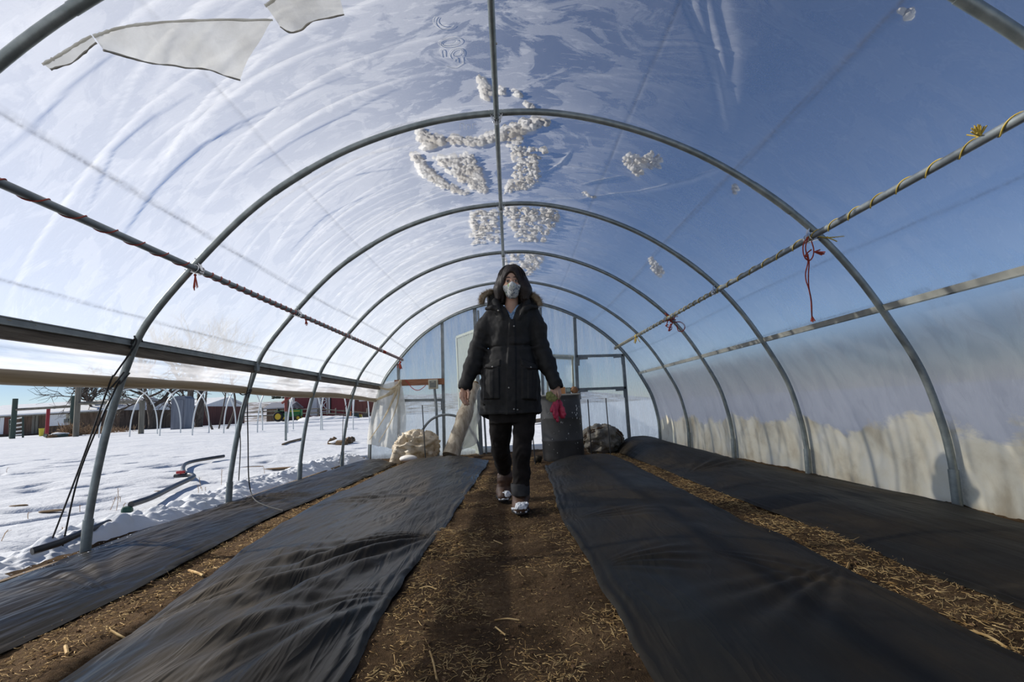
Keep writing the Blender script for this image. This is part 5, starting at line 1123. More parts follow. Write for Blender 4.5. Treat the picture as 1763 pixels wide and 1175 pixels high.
# trees
M['bark'] = pm('grey_brown_bark', (.06, .048, .04), .9, (.13, .105, .085), 3, stretch=(3, 3, .6))
def tree(label, px, py, Y, h_, r0, seed, lean=(0, 0), spread=.75, depth_=5, first=.3, nkid=3, Lk=.74):
    R = np.random.default_rng(seed); p = atY(px, py, Y); b = np.array([p[0], Y, gz(p[0], Y) - .3]); o = thing('bare_tree', label, 'tree', tuple(b), 'bare trees by the farm buildings')
    tr = MB(); br = MB()
    top = b + np.array([lean[0], lean[1], h_ * first]); pts = catmull(np.array([b, (b + top) / 2 + R.normal(0, .06 * h_ * first, 3) * (1, 1, 0), top]), 5); tr.tube(pts, np.linspace(r0 * 1.15, r0 * .8, len(pts)), 10)
    def grow(p0, d, L, r, k):
        e = p0 + d * L; m_ = (p0 + e) / 2 + R.normal(0, .07 * L, 3); q = catmull(np.array([p0, m_, e]), 3)
        br.tube(q, np.linspace(r, r * .55, len(q)), 7 if k > 2 else 4, cap=False)
        if k == 0: return
        for i in range(nkid if k > 1 else nkid + 1):
            nd = d + R.normal(0, spread, 3); nd[2] += .12; nd /= np.linalg.norm(nd); f_ = .45 + .55 * R.random() if i else 1.0
            grow(q[min(len(q) - 1, int(f_ * (len(q) - 1)))], nd, L * (Lk + .14 * R.normal()), r * .58 if i else r * .62, k - 1)
    for i in range(3):
        a = i * 2.1 + R.random(); d = np.array([math.cos(a) * .75, math.sin(a) * .75, .8]); d /= np.linalg.norm(d)
        grow(top - (0, 0, .15 * i), d, h_ * .27, r0 * .62, depth_ - 1)
    tr.build('trunk', M['bark'], o); br.build('branches', M['bark'], o, 180)
tree('broad bare tree beside the dark red building', 262, 735, 48, 9.5, .32, 1, (-.3, 0), .62, first=.24, nkid=4)
tree('bare tree right of the grey upright shed, thicker trunk', 325, 735, 44, 9, .27, 2, (.1, 0), .5, first=.45)
tree('bare tree with straight trunk, second to the right of the grey upright shed', 341, 735, 45, 9, .3, 3, (.1, .0), .5, first=.45)
tree('bare tree with low wide branches between the post frames', 176, 742, 52, 8.0, .24, 4, (-.2, 0), .75, first=.28, nkid=4)
tree('slender bare tree leaning left behind the second complete hoop', 369, 740, 30, 6, .055, 5, (-.5, 0), .35, 4, .5)
tree('slender bare tree with thin trunk beside the second complete hoop', 388, 740, 30, 6.2, .06, 6, (.35, 0), .35, 4, .5)
tree('small leaning bare sapling just right of the second complete hoop', 375, 740, 31, 5.0, .04, 7, (.45, 0), .4, 4, .5)
M['needle'] = pm('dark_pine_needles', (.02, .03, .02), .8, (.05, .065, .04), 4)
R = np.random.default_rng(17); p = atY(494, 722, 66); b = np.array([p[0], 66, gz(p[0], 66) - .3]); o = thing('pine_tree', 'dark pine tree rising in front of the red barn', 'tree', tuple(b))
MB().tube([b, b + (0, 0, 4.), b + (.1, 0, 8.5)], [.3, .24, .05], 10).build('trunk', M['bark'], o); mb = MB()
for i in range(420):
    z = 3.4 + 5 * R.random(); rr = (9 - z) * .42 * (.4 + .6 * R.random()); a = R.random() * 2 * PI; mb.ball(b + (rr * math.cos(a), rr * math.sin(a), z), (.28, .28, .12), 5, 3)
mb.build('foliage', M['needle'], o, 180)
# grey upright shed, white field hoops, standpipe
M['shedgrey'] = pm('grey_blue_shed', (.13, .145, .18), .5, (.2, .215, .25), 2, stretch=(3, 3, .4))
p = atY(306, 735, 36); x_, zb = p[0], gz(p[0], 36) - .1; zt = atY(306, 682, 36)[2]; hw_ = .52
arc = [(-hw_, zb), (-hw_, zt - .25)] + [(-hw_ + hw_ * (1 - math.cos(u)), zt - .25 + .25 * math.sin(u)) for u in np.linspace(.2, PI - .2, 9)] + [(hw_, zt - .25), (hw_, zb)]
sh = thing('upright_shed', 'narrow grey upright shed with a rounded top, among the trees', 'shed', (x_, 36, zb)); MB().prism(arc, 36, 37, None, (x_, 0, 0)).build('body', M['shedgrey'], sh)
MB().prism([(-.4, zb + .05), (-.4, zt - .3), (.36, zt - .3), (.36, zb + .05)], 35.96, 36, None, (x_, 0, 0)).build('door', M['shedgrey'], sh)
M['pvc'] = pm('white_pvc', (.68, .7, .68), .4)
near = [(170, 754), (223, 752), (275, 751), (331, 750), (385, 747), (443, 745), (495, 746), (552, 741), (608, 740)]
farx = [271, 311, 360, 406, 452, 505, 555, 598, 636]
hl = ['leftmost of the white field hoops, seen beside the first complete steel hoop', 'second white field hoop from the left, just right of the first steel hoop', 'third white field hoop from the left, beside the grey upright shed', 'fourth white field hoop from the left, before the bare trunks', 'fifth white field hoop from the left, by the second complete steel hoop', 'sixth white field hoop from the left, left of the grey standpipe', 'seventh white field hoop, arching over the green tractor', 'eighth white field hoop, before the white barn doors', 'last white field hoop, before the darkest barn at right']
for (n_, fx, lb) in zip(near, farx, hl):
    a = atG(*n_); y0 = a[1]; y1_ = y0 * 1.1; b = atY(fx, 740, y1_); b[2] = gz(b[0], y1_); cxy = (a + b) / 2; q = []
    for u in np.linspace(0, PI, 26): q.append((cxy[0] + (a[0] - b[0]) / 2 * math.cos(u), cxy[1] + (a[1] - b[1]) / 2 * math.cos(u), cxy[2] + (a[2] - b[2]) / 2 * math.cos(u) + 1.95 * y0 / 20 * math.sin(u) ** .8))
    q = [(a[0], a[1], a[2] - .1)] + q + [(b[0], b[1], b[2] - .1)]
    tag(MB().tube(q, .028, 8).build('field_hoop', M['pvc']), lb, 'hoop', 'white plastic hoops in the snow field')
a = atG(492, 759); sp_ = thing('standpipe', 'grey standpipe with rusty red head, in the field before the tractor', 'pipe', tuple(a)); zt = atY(493, 700, a[1])[2]
MB().tube([a - (0, 0, .1), (a[0], a[1], zt)], .034, 10).build('pipe', M['steel'], sp_); M['rust'] = pm('rusty_red', (.28, .06, .035), .7, (.2, .05, .04), 5)
mb = MB(); mb.tube([(a[0], a[1], zt - .15), (a[0], a[1], zt + .4)], .042, 10); mb.tube([(a[0] - .12, a[1], zt + .1), (a[0] + .16, a[1], zt + .28)], .035, 8); mb.ball((a[0], a[1], zt + .4), .085); mb.build('head', M['rust'], sp_)
# barn, sheds, fence, tractor
o, x0, x1, zb, zt, Y = building('big red ribbed metal barn with white doors', 504, 607, 92, 16, 668, 655, M['barn'], M['roofsn'], name='barn')
facade(o, 92, 'door', 534, 672, 546, 716, M['trimw'], .15, 'white door'); facade(o, 92, 'door_trim', 547, 672, 549, 716, M['trimw'], .2); facade(o, 92, 'corner_trim', 505, 668, 507, 720, M['trimw'], .12)
for a, b in (((551, 682), (563, 682)), ((551, 690), (563, 690)), ((551, 709), (563, 709)), ((551, 682), (551, 714)), ((563, 682), (563, 714)), ((551, 690), (563, 706)), ((563, 690), (551, 706)), ((551, 690), (557, 682)), ((563, 690), (557, 682))):
    pa, pb = atY(*a, 91.8), atY(*b, 91.8); MB().bar(pa, pb, .12, .22, (0, 1, 0)).build('door_brace', M['trimw'], o)
facade(o, 92, 'door_trim', 565, 680, 568, 712, M['trimw'], .15); facade(o, 92, 'downspout', 568, 684, 569.5, 712, M['dark'], .2)
o, *_ = building('darker red barn beside the big barn, at the edge of the end wall', 609, 664, 85, 12, 668, 660, M['redwall'], M['roofsn'], name='barn'); facade(o, 85, 'corner_trim', 606, 668, 609, 716, M['whitewall'], .2); facade(o, 85, 'light_panel', 618, 688, 629, 691, M['trimw'], .15)
M['greyroof'] = pm('grey_metal_roof', (.3, .3, .32), .5)
building('low grey roofed shed left of the green tractor', 459, 496, 86, 5, 704, 695, M['oldwall'], M['greyroof'], name='shed')
fn = thing('fence', 'dark wooden rail fence in front of the barns', 'fence', tuple(atY(500, 715, 82)))
for (a, b) in (((418, 711), (545, 704)), ((418, 718), (545, 711)), ((545, 704), (640, 712)), ((545, 711), (640, 717))): MB().tube([atY(*a, 82), atY(*b, 82)], .09, 6).build('rail', M['postwood'], fn)
for px in (420, 452, 478, 512, 548, 578, 600, 632):
    p = atY(px, 703, 82); MB().tube([(p[0], 82, gz(p[0], 82) - .2), (p[0], 82, p[2])], .12, 8).build('post', M['postwood'], fn)
M['jdgreen'] = pm('tractor_green', (.02, .16, .035), .4); M['jdyellow'] = pm('tractor_yellow', (.6, .42, .03), .45); M['tyre'] = pm('tyre_black', (.015, .015, .016), .8)
tx, ty = atY(484, 720, 62)[0], 62.0; tz = gz(tx, ty)
tk = thing('tractor', 'old green tractor with yellow rear wheels, parked in front of the barn', 'tractor', (tx, ty, tz))
Rx = np.array([[1, 0, 0], [0, 0, -1], [0, 1, 0]])
def wheel(cx_, cy_, r, w_, rim):
    wo_ = MB().lathe([(r * .62, -w_ / 2), (r * .9, -w_ / 2), (r, -w_ / 4), (r, w_ / 4), (r * .9, w_ / 2), (r * .62, w_ / 2), (r * .62, -w_ / 2)], (cx_, cy_, tz + r), 28, Rx).build('wheel', M['tyre'], tk)
    MB().lathe([(r * .64, -w_ * .35), (r * .45, -w_ * .2), (r * .15, -w_ * .3), (r * .12, w_ * .3), (r * .45, w_ * .2), (r * .64, w_ * .35)], (cx_, cy_, tz + r), 24, Rx).build('rim', rim, wo_)
for s in (-1, 1): wheel(tx, ty + s * .75, .62, .32, M['jdyellow']); wheel(tx + 2.3, ty + s * .45, .34, .16, M['jdyellow'])
MB().box((tx + 1.75, ty, tz + 1.18), (1.5, .5, .45)).box((tx + 2.52, ty, tz + .98), (.1, .5, .8)).build('hood', M['jdgreen'], tk, bevel=.06)
MB().box((tx + 1.75, ty - .26, tz + 1.2), (1.35, .02, .09)).build('stripe', M['jdyellow'], tk); MB().box((tx + 1.3, ty, tz + .75), (2.2, .36, .45)).build('engine', M['jdgreen'], tk, bevel=.05)
MB().box((tx + .15, ty, tz + .8), (.7, .9, .4)).build('rear_axle', M['jdgreen'], tk, bevel=.05); MB().box((tx - .05, ty, tz + 1.2), (.5, .5, .12)).box((tx - .3, ty, tz + 1.4), (.1, .5, .4)).build('seat', M['tyre'], tk, bevel=.04)
MB().tube([(tx + .55, ty, tz + 1.2), (tx + .35, ty, tz + 1.5)], .025, 8).tube([(tx + .35 + .2 * math.cos(u) * .4, ty + .2 * math.sin(u), tz + 1.5 + .2 * math.cos(u) * .7) for u in np.linspace(0, 2 * PI, 20)], .02, 6).build('steering_wheel', M['tyre'], tk)
MB().tube([(tx + 1.6, ty + .15, tz + 1.3), (tx + 1.6, ty + .15, tz + 1.9)], .035, 8).build('exhaust', M['tyre'], tk)
for s in (-1, 1): MB().box((tx - .02, ty + s * .62, tz + 1.28), (.85, .35, .06)).build('fender', M['jdgreen'], tk, bevel=.02)
M['concol'] = pm('orange_plastic', (.6, .16, .03), .5)
def small(name, label, cat, px, py, Y, s, mat):
    p = atY(px, py, Y); tag(MB().box((p[0], Y, gz(p[0], Y) + s[2] / 2), s, None, .85).build(name, mat, None, 40, None, .04), label, cat)
small('barrel', 'small orange barrel in front of the barns', 'barrel', 601, 718, 66, (.5, .5, .9), M['concol']); small('crate', 'dark green crate right of the orange barrel', 'crate', 611.5, 718, 64, (.9, .7, .6), M['greenpost']); small('crate', 'yellow orange crate before the darker red barn', 'crate', 620, 718, 66, (.5, .5, .4), M['jdyellow']); small('crate', 'tan wooden crate nearest the end steel hoop, before the darker barn', 'crate', 630, 718, 64, (.7, .5, .5), M['hipwood'])
mb = MB()
for (px, w_, h_) in ((548, 2.2, .6), (566, 2.6, .5), (585, 2.4, .35), (537, 1.6, .4)):
    p = atY(px, 722, 58); mb.ball((p[0], 58, gz(p[0], 58) - .05), (w_, 1.4, h_), 20, 10)
mb2 = np.concatenate(mb.v); mb2 += (.18 * fbm(mb2[:, 0] * .9, mb2[:, 1] * .9, mb2[:, 2] * .9, 3))[:, None] * np.array([0, 0, 1]); mb.v = [mb2]
tag(mb.build('snow_heap', M['snow'], None, 180), 'ploughed snow heaped in front of the barn doors', 'snow', None, 'stuff')
# ================================================================== the woman
Y0 = 3.68
W = lambda px, py, y=Y0: atY(px, py, y)
class Field:
    """distance field on a grid; shapes blend smoothly, the surface is extracted as one continuous mesh"""
    def __init__(self, lo, hi, h):
        self.lo = np.array(lo, float); self.h = h; self.n = np.ceil((np.array(hi) - self.lo) / h).astype(int) + 1
        self.d = np.full(self.n, 1.0, np.float32)
        self.ax = [self.lo[i] + h * np.arange(self.n[i]) for i in range(3)]
    def sub(self, lo, hi):
        a = np.maximum(0, np.floor((np.array(lo) - self.lo) / self.h).astype(int)); b = np.minimum(self.n, np.ceil((np.array(hi) - self.lo) / self.h).astype(int) + 1)
        if np.any(b <= a): return None, None
        sl = tuple(slice(a[i], b[i]) for i in range(3))
        return sl, np.meshgrid(*[self.ax[i][sl[i]] for i in range(3)], indexing='ij')
    def put(self, fn, lo, hi, k=0.02, mode='add', pad=0.05):
        sl, P = self.sub(np.array(lo) - pad, np.array(hi) + pad)
        if sl is None: return self
        d2 = fn(*P); d1 = self.d[sl]
        if mode == 'add':
            t_ = np.clip(.5 + .5 * (d1 - d2) / k, 0, 1); self.d[sl] = d1 * (1 - t_) + d2 * t_ - k * t_ * (1 - t_)
        elif mode == 'cut':
            t_ = np.clip(.5 - .5 * (d1 + d2) / k, 0, 1); self.d[sl] = d1 * (1 - t_) - d2 * t_ + k * t_ * (1 - t_)
        elif mode == 'and': self.d[sl] = np.maximum(d1, d2)
        elif mode == 'off': self.d[sl] = d1 + d2
        return self
    def cap(self, a, b, ra, rb=None, k=.02, mode='add', sc=(1, 1, 1)):
        a = np.array(a, float); b = np.array(b, float); rb = ra if rb is None else rb; sc = np.array(sc, float); A_, B_ = a / sc, b / sc; d = B_ - A_; L2 = max(d @ d, 1e-9)
        def fn(x, y, z):
            px, py, pz = x / sc[0] - A_[0], y / sc[1] - A_[1], z / sc[2] - A_[2]; t_ = np.clip((px * d[0] + py * d[1] + pz * d[2]) / L2, 0, 1)
            return (np.sqrt((px - t_ * d[0]) ** 2 + (py - t_ * d[1]) ** 2 + (pz - t_ * d[2]) ** 2) - (ra + t_ * (rb - ra))) * sc.min()
        r = max(ra, rb) * sc.max(); return self.put(fn, np.minimum(a, b) - r, np.maximum(a, b) + r, k, mode)
    def chain(self, pts, rs, k=.015, mode='add', sc=(1, 1, 1)):
        for i in range(len(pts) - 1): self.cap(pts[i], pts[i + 1], rs[i], rs[i + 1], k, mode, sc)
        return self
    def ell(self, c, r, k=.02, mode='add', R=None):
        c = np.array(c, float); r = np.array(r, float)
        def fn(x, y, z):
            p = [x - c[0], y - c[1], z - c[2]]
            if R is not None: p = [R[0][i] * p[0] + R[1][i] * p[1] + R[2][i] * p[2] for i in range(3)]
            q = np.sqrt((p[0] / r[0]) ** 2 + (p[1] / r[1]) ** 2 + (p[2] / r[2]) ** 2); q2 = np.sqrt((p[0] / r[0] ** 2) ** 2 + (p[1] / r[1] ** 2) ** 2 + (p[2] / r[2] ** 2) ** 2)
            return q * (q - 1) / np.maximum(q2, 1e-6)
        return self.put(fn, c - r.max(), c + r.max(), k, mode)
    def loft(self, secs, k=.02, mode='add', p=2.4):
        """secs rows: z, cx, cy, half width, half depth"""
        s = np.array(sorted(map(tuple, secs)), float)
        def fn(x, y, z):
            cx, cy, a, b = (np.interp(z, s[:, 0], s[:, i]) for i in (1, 2, 3, 4))
            q = (np.abs((x - cx) / a) ** p + np.abs((y - cy) / b) ** p) ** (1 / p)
            d = (q - 1) * np.minimum(a, b); return np.maximum(d, np.maximum(s[0, 0] - z, z - s[-1, 0]))
        lo = (np.min(s[:, 1] - s[:, 3]), np.min(s[:, 2] - s[:, 4]), s[0, 0]); hi = (np.max(s[:, 1] + s[:, 3]), np.max(s[:, 2] + s[:, 4]), s[-1, 0])
        return self.put(fn, lo, hi, k, mode)
    def mesh(self, name, mat, parent=None, smooth=1):
        d = self.d; n = self.n; ins = d < 0
        cnt = np.zeros(n - 1, np.int8); sl = lambda o, i: slice(o, n[i] - 1 + o)
        C8 = [(a, b, c) for a in (0, 1) for b in (0, 1) for c in (0, 1)]
        for o in C8: cnt += ins[sl(o[0], 0), sl(o[1], 1), sl(o[2], 2)]
        act = (cnt > 0) & (cnt < 8); I = np.argwhere(act); idx = np.full(n - 1, -1, np.int64); idx[act] = np.arange(len(I))
        acc = np.zeros((len(I), 3)); num = np.zeros(len(I))
        cv = [d[I[:, 0] + o[0], I[:, 1] + o[1], I[:, 2] + o[2]].astype(float) for o in C8]
        for i in range(8):
            for j in range(i + 1, 8):
                df = np.array(C8[j]) - np.array(C8[i])
                if np.abs(df).sum() != 1: continue
                m_ = (cv[i] < 0) != (cv[j] < 0); t_ = np.where(m_, cv[i] / np.where(m_, cv[i] - cv[j], 1), 0)
                acc += np.where(m_[:, None], np.array(C8[i]) + t_[:, None] * df, 0); num += m_
        V = self.lo + (I + acc / num[:, None]) * self.h; F = []
        for ax in range(3):
            u, v = [i for i in range(3) if i != ax]; s0 = [slice(None)] * 3; s1 = [slice(None)] * 3; s0[ax] = slice(0, n[ax] - 1); s1[ax] = slice(1, n[ax])
            E_ = np.argwhere(ins[tuple(s0)] != ins[tuple(s1)]); E_ = E_[(E_[:, u] > 0) & (E_[:, v] > 0) & (E_[:, u] < n[u] - 1) & (E_[:, v] < n[v] - 1)]
            if not len(E_): continue
            def cell(du, dv):
                q = E_.copy(); q[:, u] -= du; q[:, v] -= dv; return idx[q[:, 0], q[:, 1], q[:, 2]]
            f = np.stack([cell(1, 1), cell(0, 1), cell(0, 0), cell(1, 0)], 1); flip = ins[E_[:, 0], E_[:, 1], E_[:, 2]]
            if ax == 1: flip = ~flip
            f[~flip] = f[~flip][:, ::-1]; F.append(f)
        F = np.concatenate(F); F = F[(F >= 0).all(1)]
        for _ in range(smooth):
            A2 = np.zeros_like(V); c_ = np.zeros(len(V))
            for i in range(4):
                np.add.at(A2, F[:, i], V[F[:, (i + 1) % 4]]); np.add.at(c_, F[:, i], 1)
            V = V * .5 + .5 * A2 / np.maximum(c_, 1)[:, None]
        return quad_mesh(name, V, F, mat, None, None, parent)

M['skin'] = pm('skin', (.54, .32, .22), .5, (.62, .38, .27), 12, spec=.35, sss=.15)
M['coat'] = pm('black_parka', (.0135, .0125, .0115), .68, (.021, .0195, .018), 30, bump=.22, bscale=420, spec=.3, bdist=.003)
M['trouser'] = pm('brown_black_trousers', (.013, .0105, .0095), .85, (.022, .018, .016), 16, bump=.2, bscale=300, spec=.2, bdist=.003)
M['trouser_cuff'] = pm('grey_turn_up', (.028, .027, .028), .85, (.045, .043, .043), 16)
M['boot'] = pm('brown_boot_leather', (.06, .03, .017), .6, (.12, .062, .036), 18, bump=.25, bscale=120, bdist=.004)
M['sole'] = pm('dark_sole', (.014, .011, .009), .8)
M['lace'] = pm('boot_lace', (.02, .013, .009), .8)
M['hair'] = pm('dark_brown_hair', (.008, .0048, .0035), .5, (.024, .012, .0075), 60, stretch=(3, 3, .3), bump=.6, bscale=110, bdist=.004, spec=.38)
M['fur'] = pm('tan_fur', (.20, .135, .08), .85, (.42, .33, .22), 45)
M['shirt'] = pm('blue_patterned_shirt', (.12, .22, .38), .8, (.32, .45, .6), 90, lo=.45, hi=.55)
M['snap'] = pm('metal_snap', (.35, .33, .29), .35, metal=.7)
M['eyewhite'] = pm('eye_white', (.33, .30, .27), .35); M['iris'] = pm('iris', (.025, .016, .01), .25); M['brow'] = pm('eyebrow', (.018, .011, .008), .8)
def mask_mat():
    m, t, o = nt('printed_face_mask'); g = G(t); tc = g.n('ShaderNodeTexCoord').outputs['Object']
    v = g.n('ShaderNodeTexVoronoi', Vector=tc, Scale=62.0).outputs['Distance']; n = g.noise(tc, 42, 3, .5, 1.4)
    n2 = g.noise(tc, 34, 2, .5, .8)
    c = g.mixc(g.ramp(n, [(.555, 0.0), (.58, 1.0)]), (.62, .63, .60), (.12, .15, .22))
    c = g.mixc(g.ramp(n2, [(.62, 0.0), (.64, 1.0)]), c, (.16, .3, .08)); c = g.mixc(g.ramp(v, [(.09, 1.0), (.12, 0.0)]), c, (.05, .07, .22))
    p = g.n('ShaderNodeBsdfPrincipled', Roughness=.85); t.links.new(c, p.inputs['Base Color']); t.links.new(p.outputs[0], o.inputs[0]); return m
M['mask'] = mask_mat()
M['glove_red'] = pm('magenta_red_rubber', (.42, .022, .06), .45, (.52, .035, .085), 40, bump=.2, bscale=150); M['glove_olive'] = pm('olive_knit', (.19, .2, .06), .8, (.28, .28, .1), 60, bump=.3, bscale=300)

# joints (measured on the plane each limb lies in)
YH = Y0 - .01
HC = W(881, 483.5, YH - .088)                                  # between the eyes, on the head's axis
hx, hz = HC[0], HC[2]
cz = lambda py: W(880, py)[2]
shL, shR = W(851, 549), W(913, 549)
elL, elR = W(823, 602, Y0 + .02), W(931, 600, Y0 + .02); wrL, wrR = W(802, 662, Y0 - .05), W(956, 659, Y0 - .05)
hipL, hipR = W(864, 712, Y0 + .02), W(902, 712, Y0); knL, knR = W(862, 775, Y0 + .20), W(898, 775, Y0 - .03); anL, anR = W(869, 817, 4.16), W(897, 850, 3.74)
fz = float(soil_z(hx, 3.65)); toeR = np.array([W(897, 888, 3.58)[0], 3.585, fz + .045]); heelR = np.array([anR[0], 3.80, fz + .045])
toeL = W(867, 853, 4.10); toeL[2] = float(soil_z(toeL[0], 4.1)) + .05
ballL = toeL + (0, .07, .02); heelL = np.array([anL[0] - .0, 4.27, .17])
person = thing('person', 'woman in black parka and face mask walking up the central path, holding gloves', 'person', (0.03, Y0, fz))

def head_shapes(F_, off=0.0):
    F_.ell((hx, YH + .035, hz + .035), (.075 + off, .095 + off, .108 + off), .02)
    F_.ell((hx, YH - .018, hz - .035), (.058 + off, .066 + off, .086 + off), .03)
    F_.ell((hx, YH - .05, hz - .098), (.026 + off, .028 + off, .022 + off), .03)          # chin
    for s in (-1, 1): F_.ell((hx + s * .046, YH - .045, hz - .035), (.022 + off, .022 + off, .02 + off), .03)
    F_.chain([(hx, YH - .077, hz + .003), (hx, YH - .094, hz - .024), (hx, YH - .104, hz - .042)], [.009 + off, .010 + off, .014 + off], .012)
B = Field((-.44, 3.36, -.04), (.46, 4.42, 1.86), .0052)
head_shapes(B)
for s in (-1, 1):
    B.ell((hx + s * .0305, YH - .098, hz - .001), (.020, .018, .012), .014, 'cut')
    B.ell((hx + s * .0305, YH - .0750, hz + .0035), (.0150, .0125, .0098), .004); B.ell((hx + s * .0305, YH - .0735, hz - .009), (.0145, .0115, .0065), .004)          # lids round the eyeball
    B.ell((hx + s * .075, YH + .02, hz - .02), (.010, .02, .03), .01)                     # ears
B.cap((hx, YH + .03, hz - .07), (W(880, 540)[0], Y0 + .03, cz(540)), .047, .054, .03)
B.loft([(cz(712), hipL[0] * .5 + hipR[0] * .5, Y0 + .02, .155, .11), (cz(650), W(878, 650)[0], Y0 + .02, .155, .11), (cz(598), W(877, 598)[0], Y0 + .02, .125, .095), (cz(560), W(879, 560)[0], Y0 + .02, .135, .10), (cz(540), W(880, 540)[0], Y0 + .03, .09, .065)], .04)
for sh, el, wr in ((shL, elL, wrL), (shR, elR, wrR)): B.chain([sh, el, wr], [.036, .036, .027], .03)
for hp, kn, an_ in ((hipL, knL, anL), (hipR, knR, anR)): B.chain([hp, kn, an_], [.078, .054, .032], .03)
B.chain([anR, toeR + (0, .06, -.01)], [.034, .028]); B.chain([anL, ballL], [.032, .028])
def hand(F_, wr, pts_palm, fingers, thumb):
    F_.chain([wr] + pts_palm[:1], [.026, .028], .015); F_.cap(pts_palm[0], pts_palm[1], .029, .030, .012, 'add', (1, .62, 1))
    for L in fingers: F_.chain(L, [.0088, .0084, .0078, .0068][:len(L)], .004)
    F_.chain(thumb, [.0125, .0105, .009][:len(thumb)], .008)
yl = Y0 - .06
H = lambda px, py, dy=0.0: W(px, py, yl + dy)
hand(B, wrL, [H(800, 669), H(799, 678)],
     [[H(792.5, 677, -.01), H(793, 685, -.03), H(797, 692, -.035), H(800.5, 697.5, -.025)], [H(796, 679, -.015), H(797, 688, -.035), H(801, 695, -.04), H(804.5, 698, -.03)],
      [H(800, 680, -.01), H(801.5, 689, -.025), H(804, 695, -.03), H(807.5, 696.5, -.02)], [H(803.5, 679, .005), H(805, 687, -.005), H(806.5, 692, -.01)]],
     [H(804, 670, -.02), H(807.5, 677, -.035), H(806.5, 686, -.042)])
H = lambda px, py, dy=0.0: W(px, py, yl + dy)
hand(B, wrR, [H(957, 666), H(957.5, 674)],
     [[H(952.5, 673, -.012), H(951.5, 680, -.032), H(953, 686, -.032), H(955.5, 688, -.015)], [H(956.5, 675, -.018), H(956.5, 681, -.038), H(957, 686, -.036), H(957, 688, -.018)],
      [H(960.5, 674, -.016), H(961.5, 681, -.034), H(961, 686.5, -.03), H(959.5, 688, -.012)], [H(964, 672, -.005), H(965, 679, -.016), H(963.5, 684, -.016), H(961.5, 686, -.004)]],
     [H(952, 667, .0), H(949.5, 674, -.012), H(953, 681, -.02)])
body = B.mesh('body', M['skin'], person, 1); del B
for s in (-1, 1):
    e = MB().ball((hx + s * .0305, YH - .0765, hz - .001), .0118, 14, 10).build('eye', M['eyewhite'], person, 180)
    MB().ball((hx + s * .0305 + .0, YH - .0862, hz - .0015), (.0074, .003, .0074), 12, 8).build('iris', M['iris'], e, 180)
    q = [(hx + s * (.0305 + .017 * u), YH - .0855 + .006 * u * u, hz + .0075 - .004 * u * u) for u in np.linspace(-1, 1, 7)]; MB().tube(q, .0016, 5).build('lashes', M['brow'], e)
    q = [(hx + s * (.031 + .021 * u), YH - .0885 + .008 * abs(u) ** 2 + (.004 if u > 0 else 0), hz + .024 + .003 * math.sin((u + 1) * 1.3) - .004 * u) for u in np.linspace(-1, 1, 8)]; MB().tube(q, [.0022, .0034, .0038, .0038, .0036, .003, .0024, .0014], 6).build('eyebrow', M['brow'], person)
# face mask with a peaked centre seam, ear loops
F_ = Field((hx - .1, YH - .15, hz - .15), (hx + .1, YH + .06, hz + .03), .0036); head_shapes(F_, .0055)
F_.chain([(hx, YH - .09, hz - .016), (hx, YH - .112, hz - .045), (hx, YH - .098, hz - .085)], [.010, .014, .012], .04)
def cutm(x, y, z):
    u = np.abs(x - hx); top = hz - .024 - .10 * u + .012 * np.exp(-(u / .014) ** 2); bot = hz - .125 + .9 * np.maximum(u - .02, 0)
    return np.maximum(np.maximum(z - top, bot - z), np.maximum(y - (YH - .012), u - .066))
F_.put(cutm, F_.lo, F_.lo + F_.h * F_.n, 0, 'and'); mk = F_.mesh('face_mask', M['mask'], person, 1)
for s in (-1, 1):
    for a in (-.03, -.085): MB().tube(catmull(np.array([(hx + s * .058, YH - .02, hz + a), (hx + s * .078, YH + .01, hz - .035 + (a + .055) * .5), (hx + s * .08, YH + .03, hz - .02)]), 6), .0016, 5).build('ear_loop', M['whitebag'], mk)
# hair: shoulder length, parted, falling forward at the image right
F_ = Field((hx - .18, YH - .13, hz - .19), (hx + .19, YH + .19, hz + .16), .0034)
F_.ell((hx + .003, YH + .034, hz + .028), (.106, .116, .130), .02)
F_.chain([W(864, 488, YH + .03), W(860.5, 500, YH + .015), W(858, 515, YH - .0)], [.034, .035, .026], .06, 'add', (1, 1.4, 1))
F_.chain([W(900, 488, YH + .03), W(903.5, 500, YH + .005), W(904, 515, YH - .01)], [.038, .041, .031], .06, 'add', (1, 1.4, 1))
F_.chain([W(868, 506, YH + .09), W(895, 506, YH + .09)], [.055, .055], .04)
F_.ell((hx - .006, YH - .115, hz - .010), (.060, .092, .092), .010, 'cut'); F_.chain([(hx - .004, YH - .09, hz + .125), (hx - .004, YH - .03, hz + .156), (hx - .004, YH + .05, hz + .163)], [.012, .006, .004], .012, 'cut'); F_.ell((hx - .004, YH - .085, hz - .09), (.060, .080, .07), .010, 'cut'); F_.ell((hx - .0, YH - .12, hz + .04), (.030, .085, .044), .015, 'cut')
F_.put(lambda x, y, z: .0007 * np.sin(np.arctan2(x - hx, -(y - YH - .03)) * 90 + 4 * np.sin(z * 18) + 4 * vnoise(x * 18, y * 18, z * 5)) + .0015 * vnoise(x * 60, y * 60, z * 7), F_.lo, F_.lo + F_.h * F_.n, 0, 'off')
hair = F_.mesh('hair', M['hair'], person, 1)
mb = MB(); R = np.random.default_rng(9)
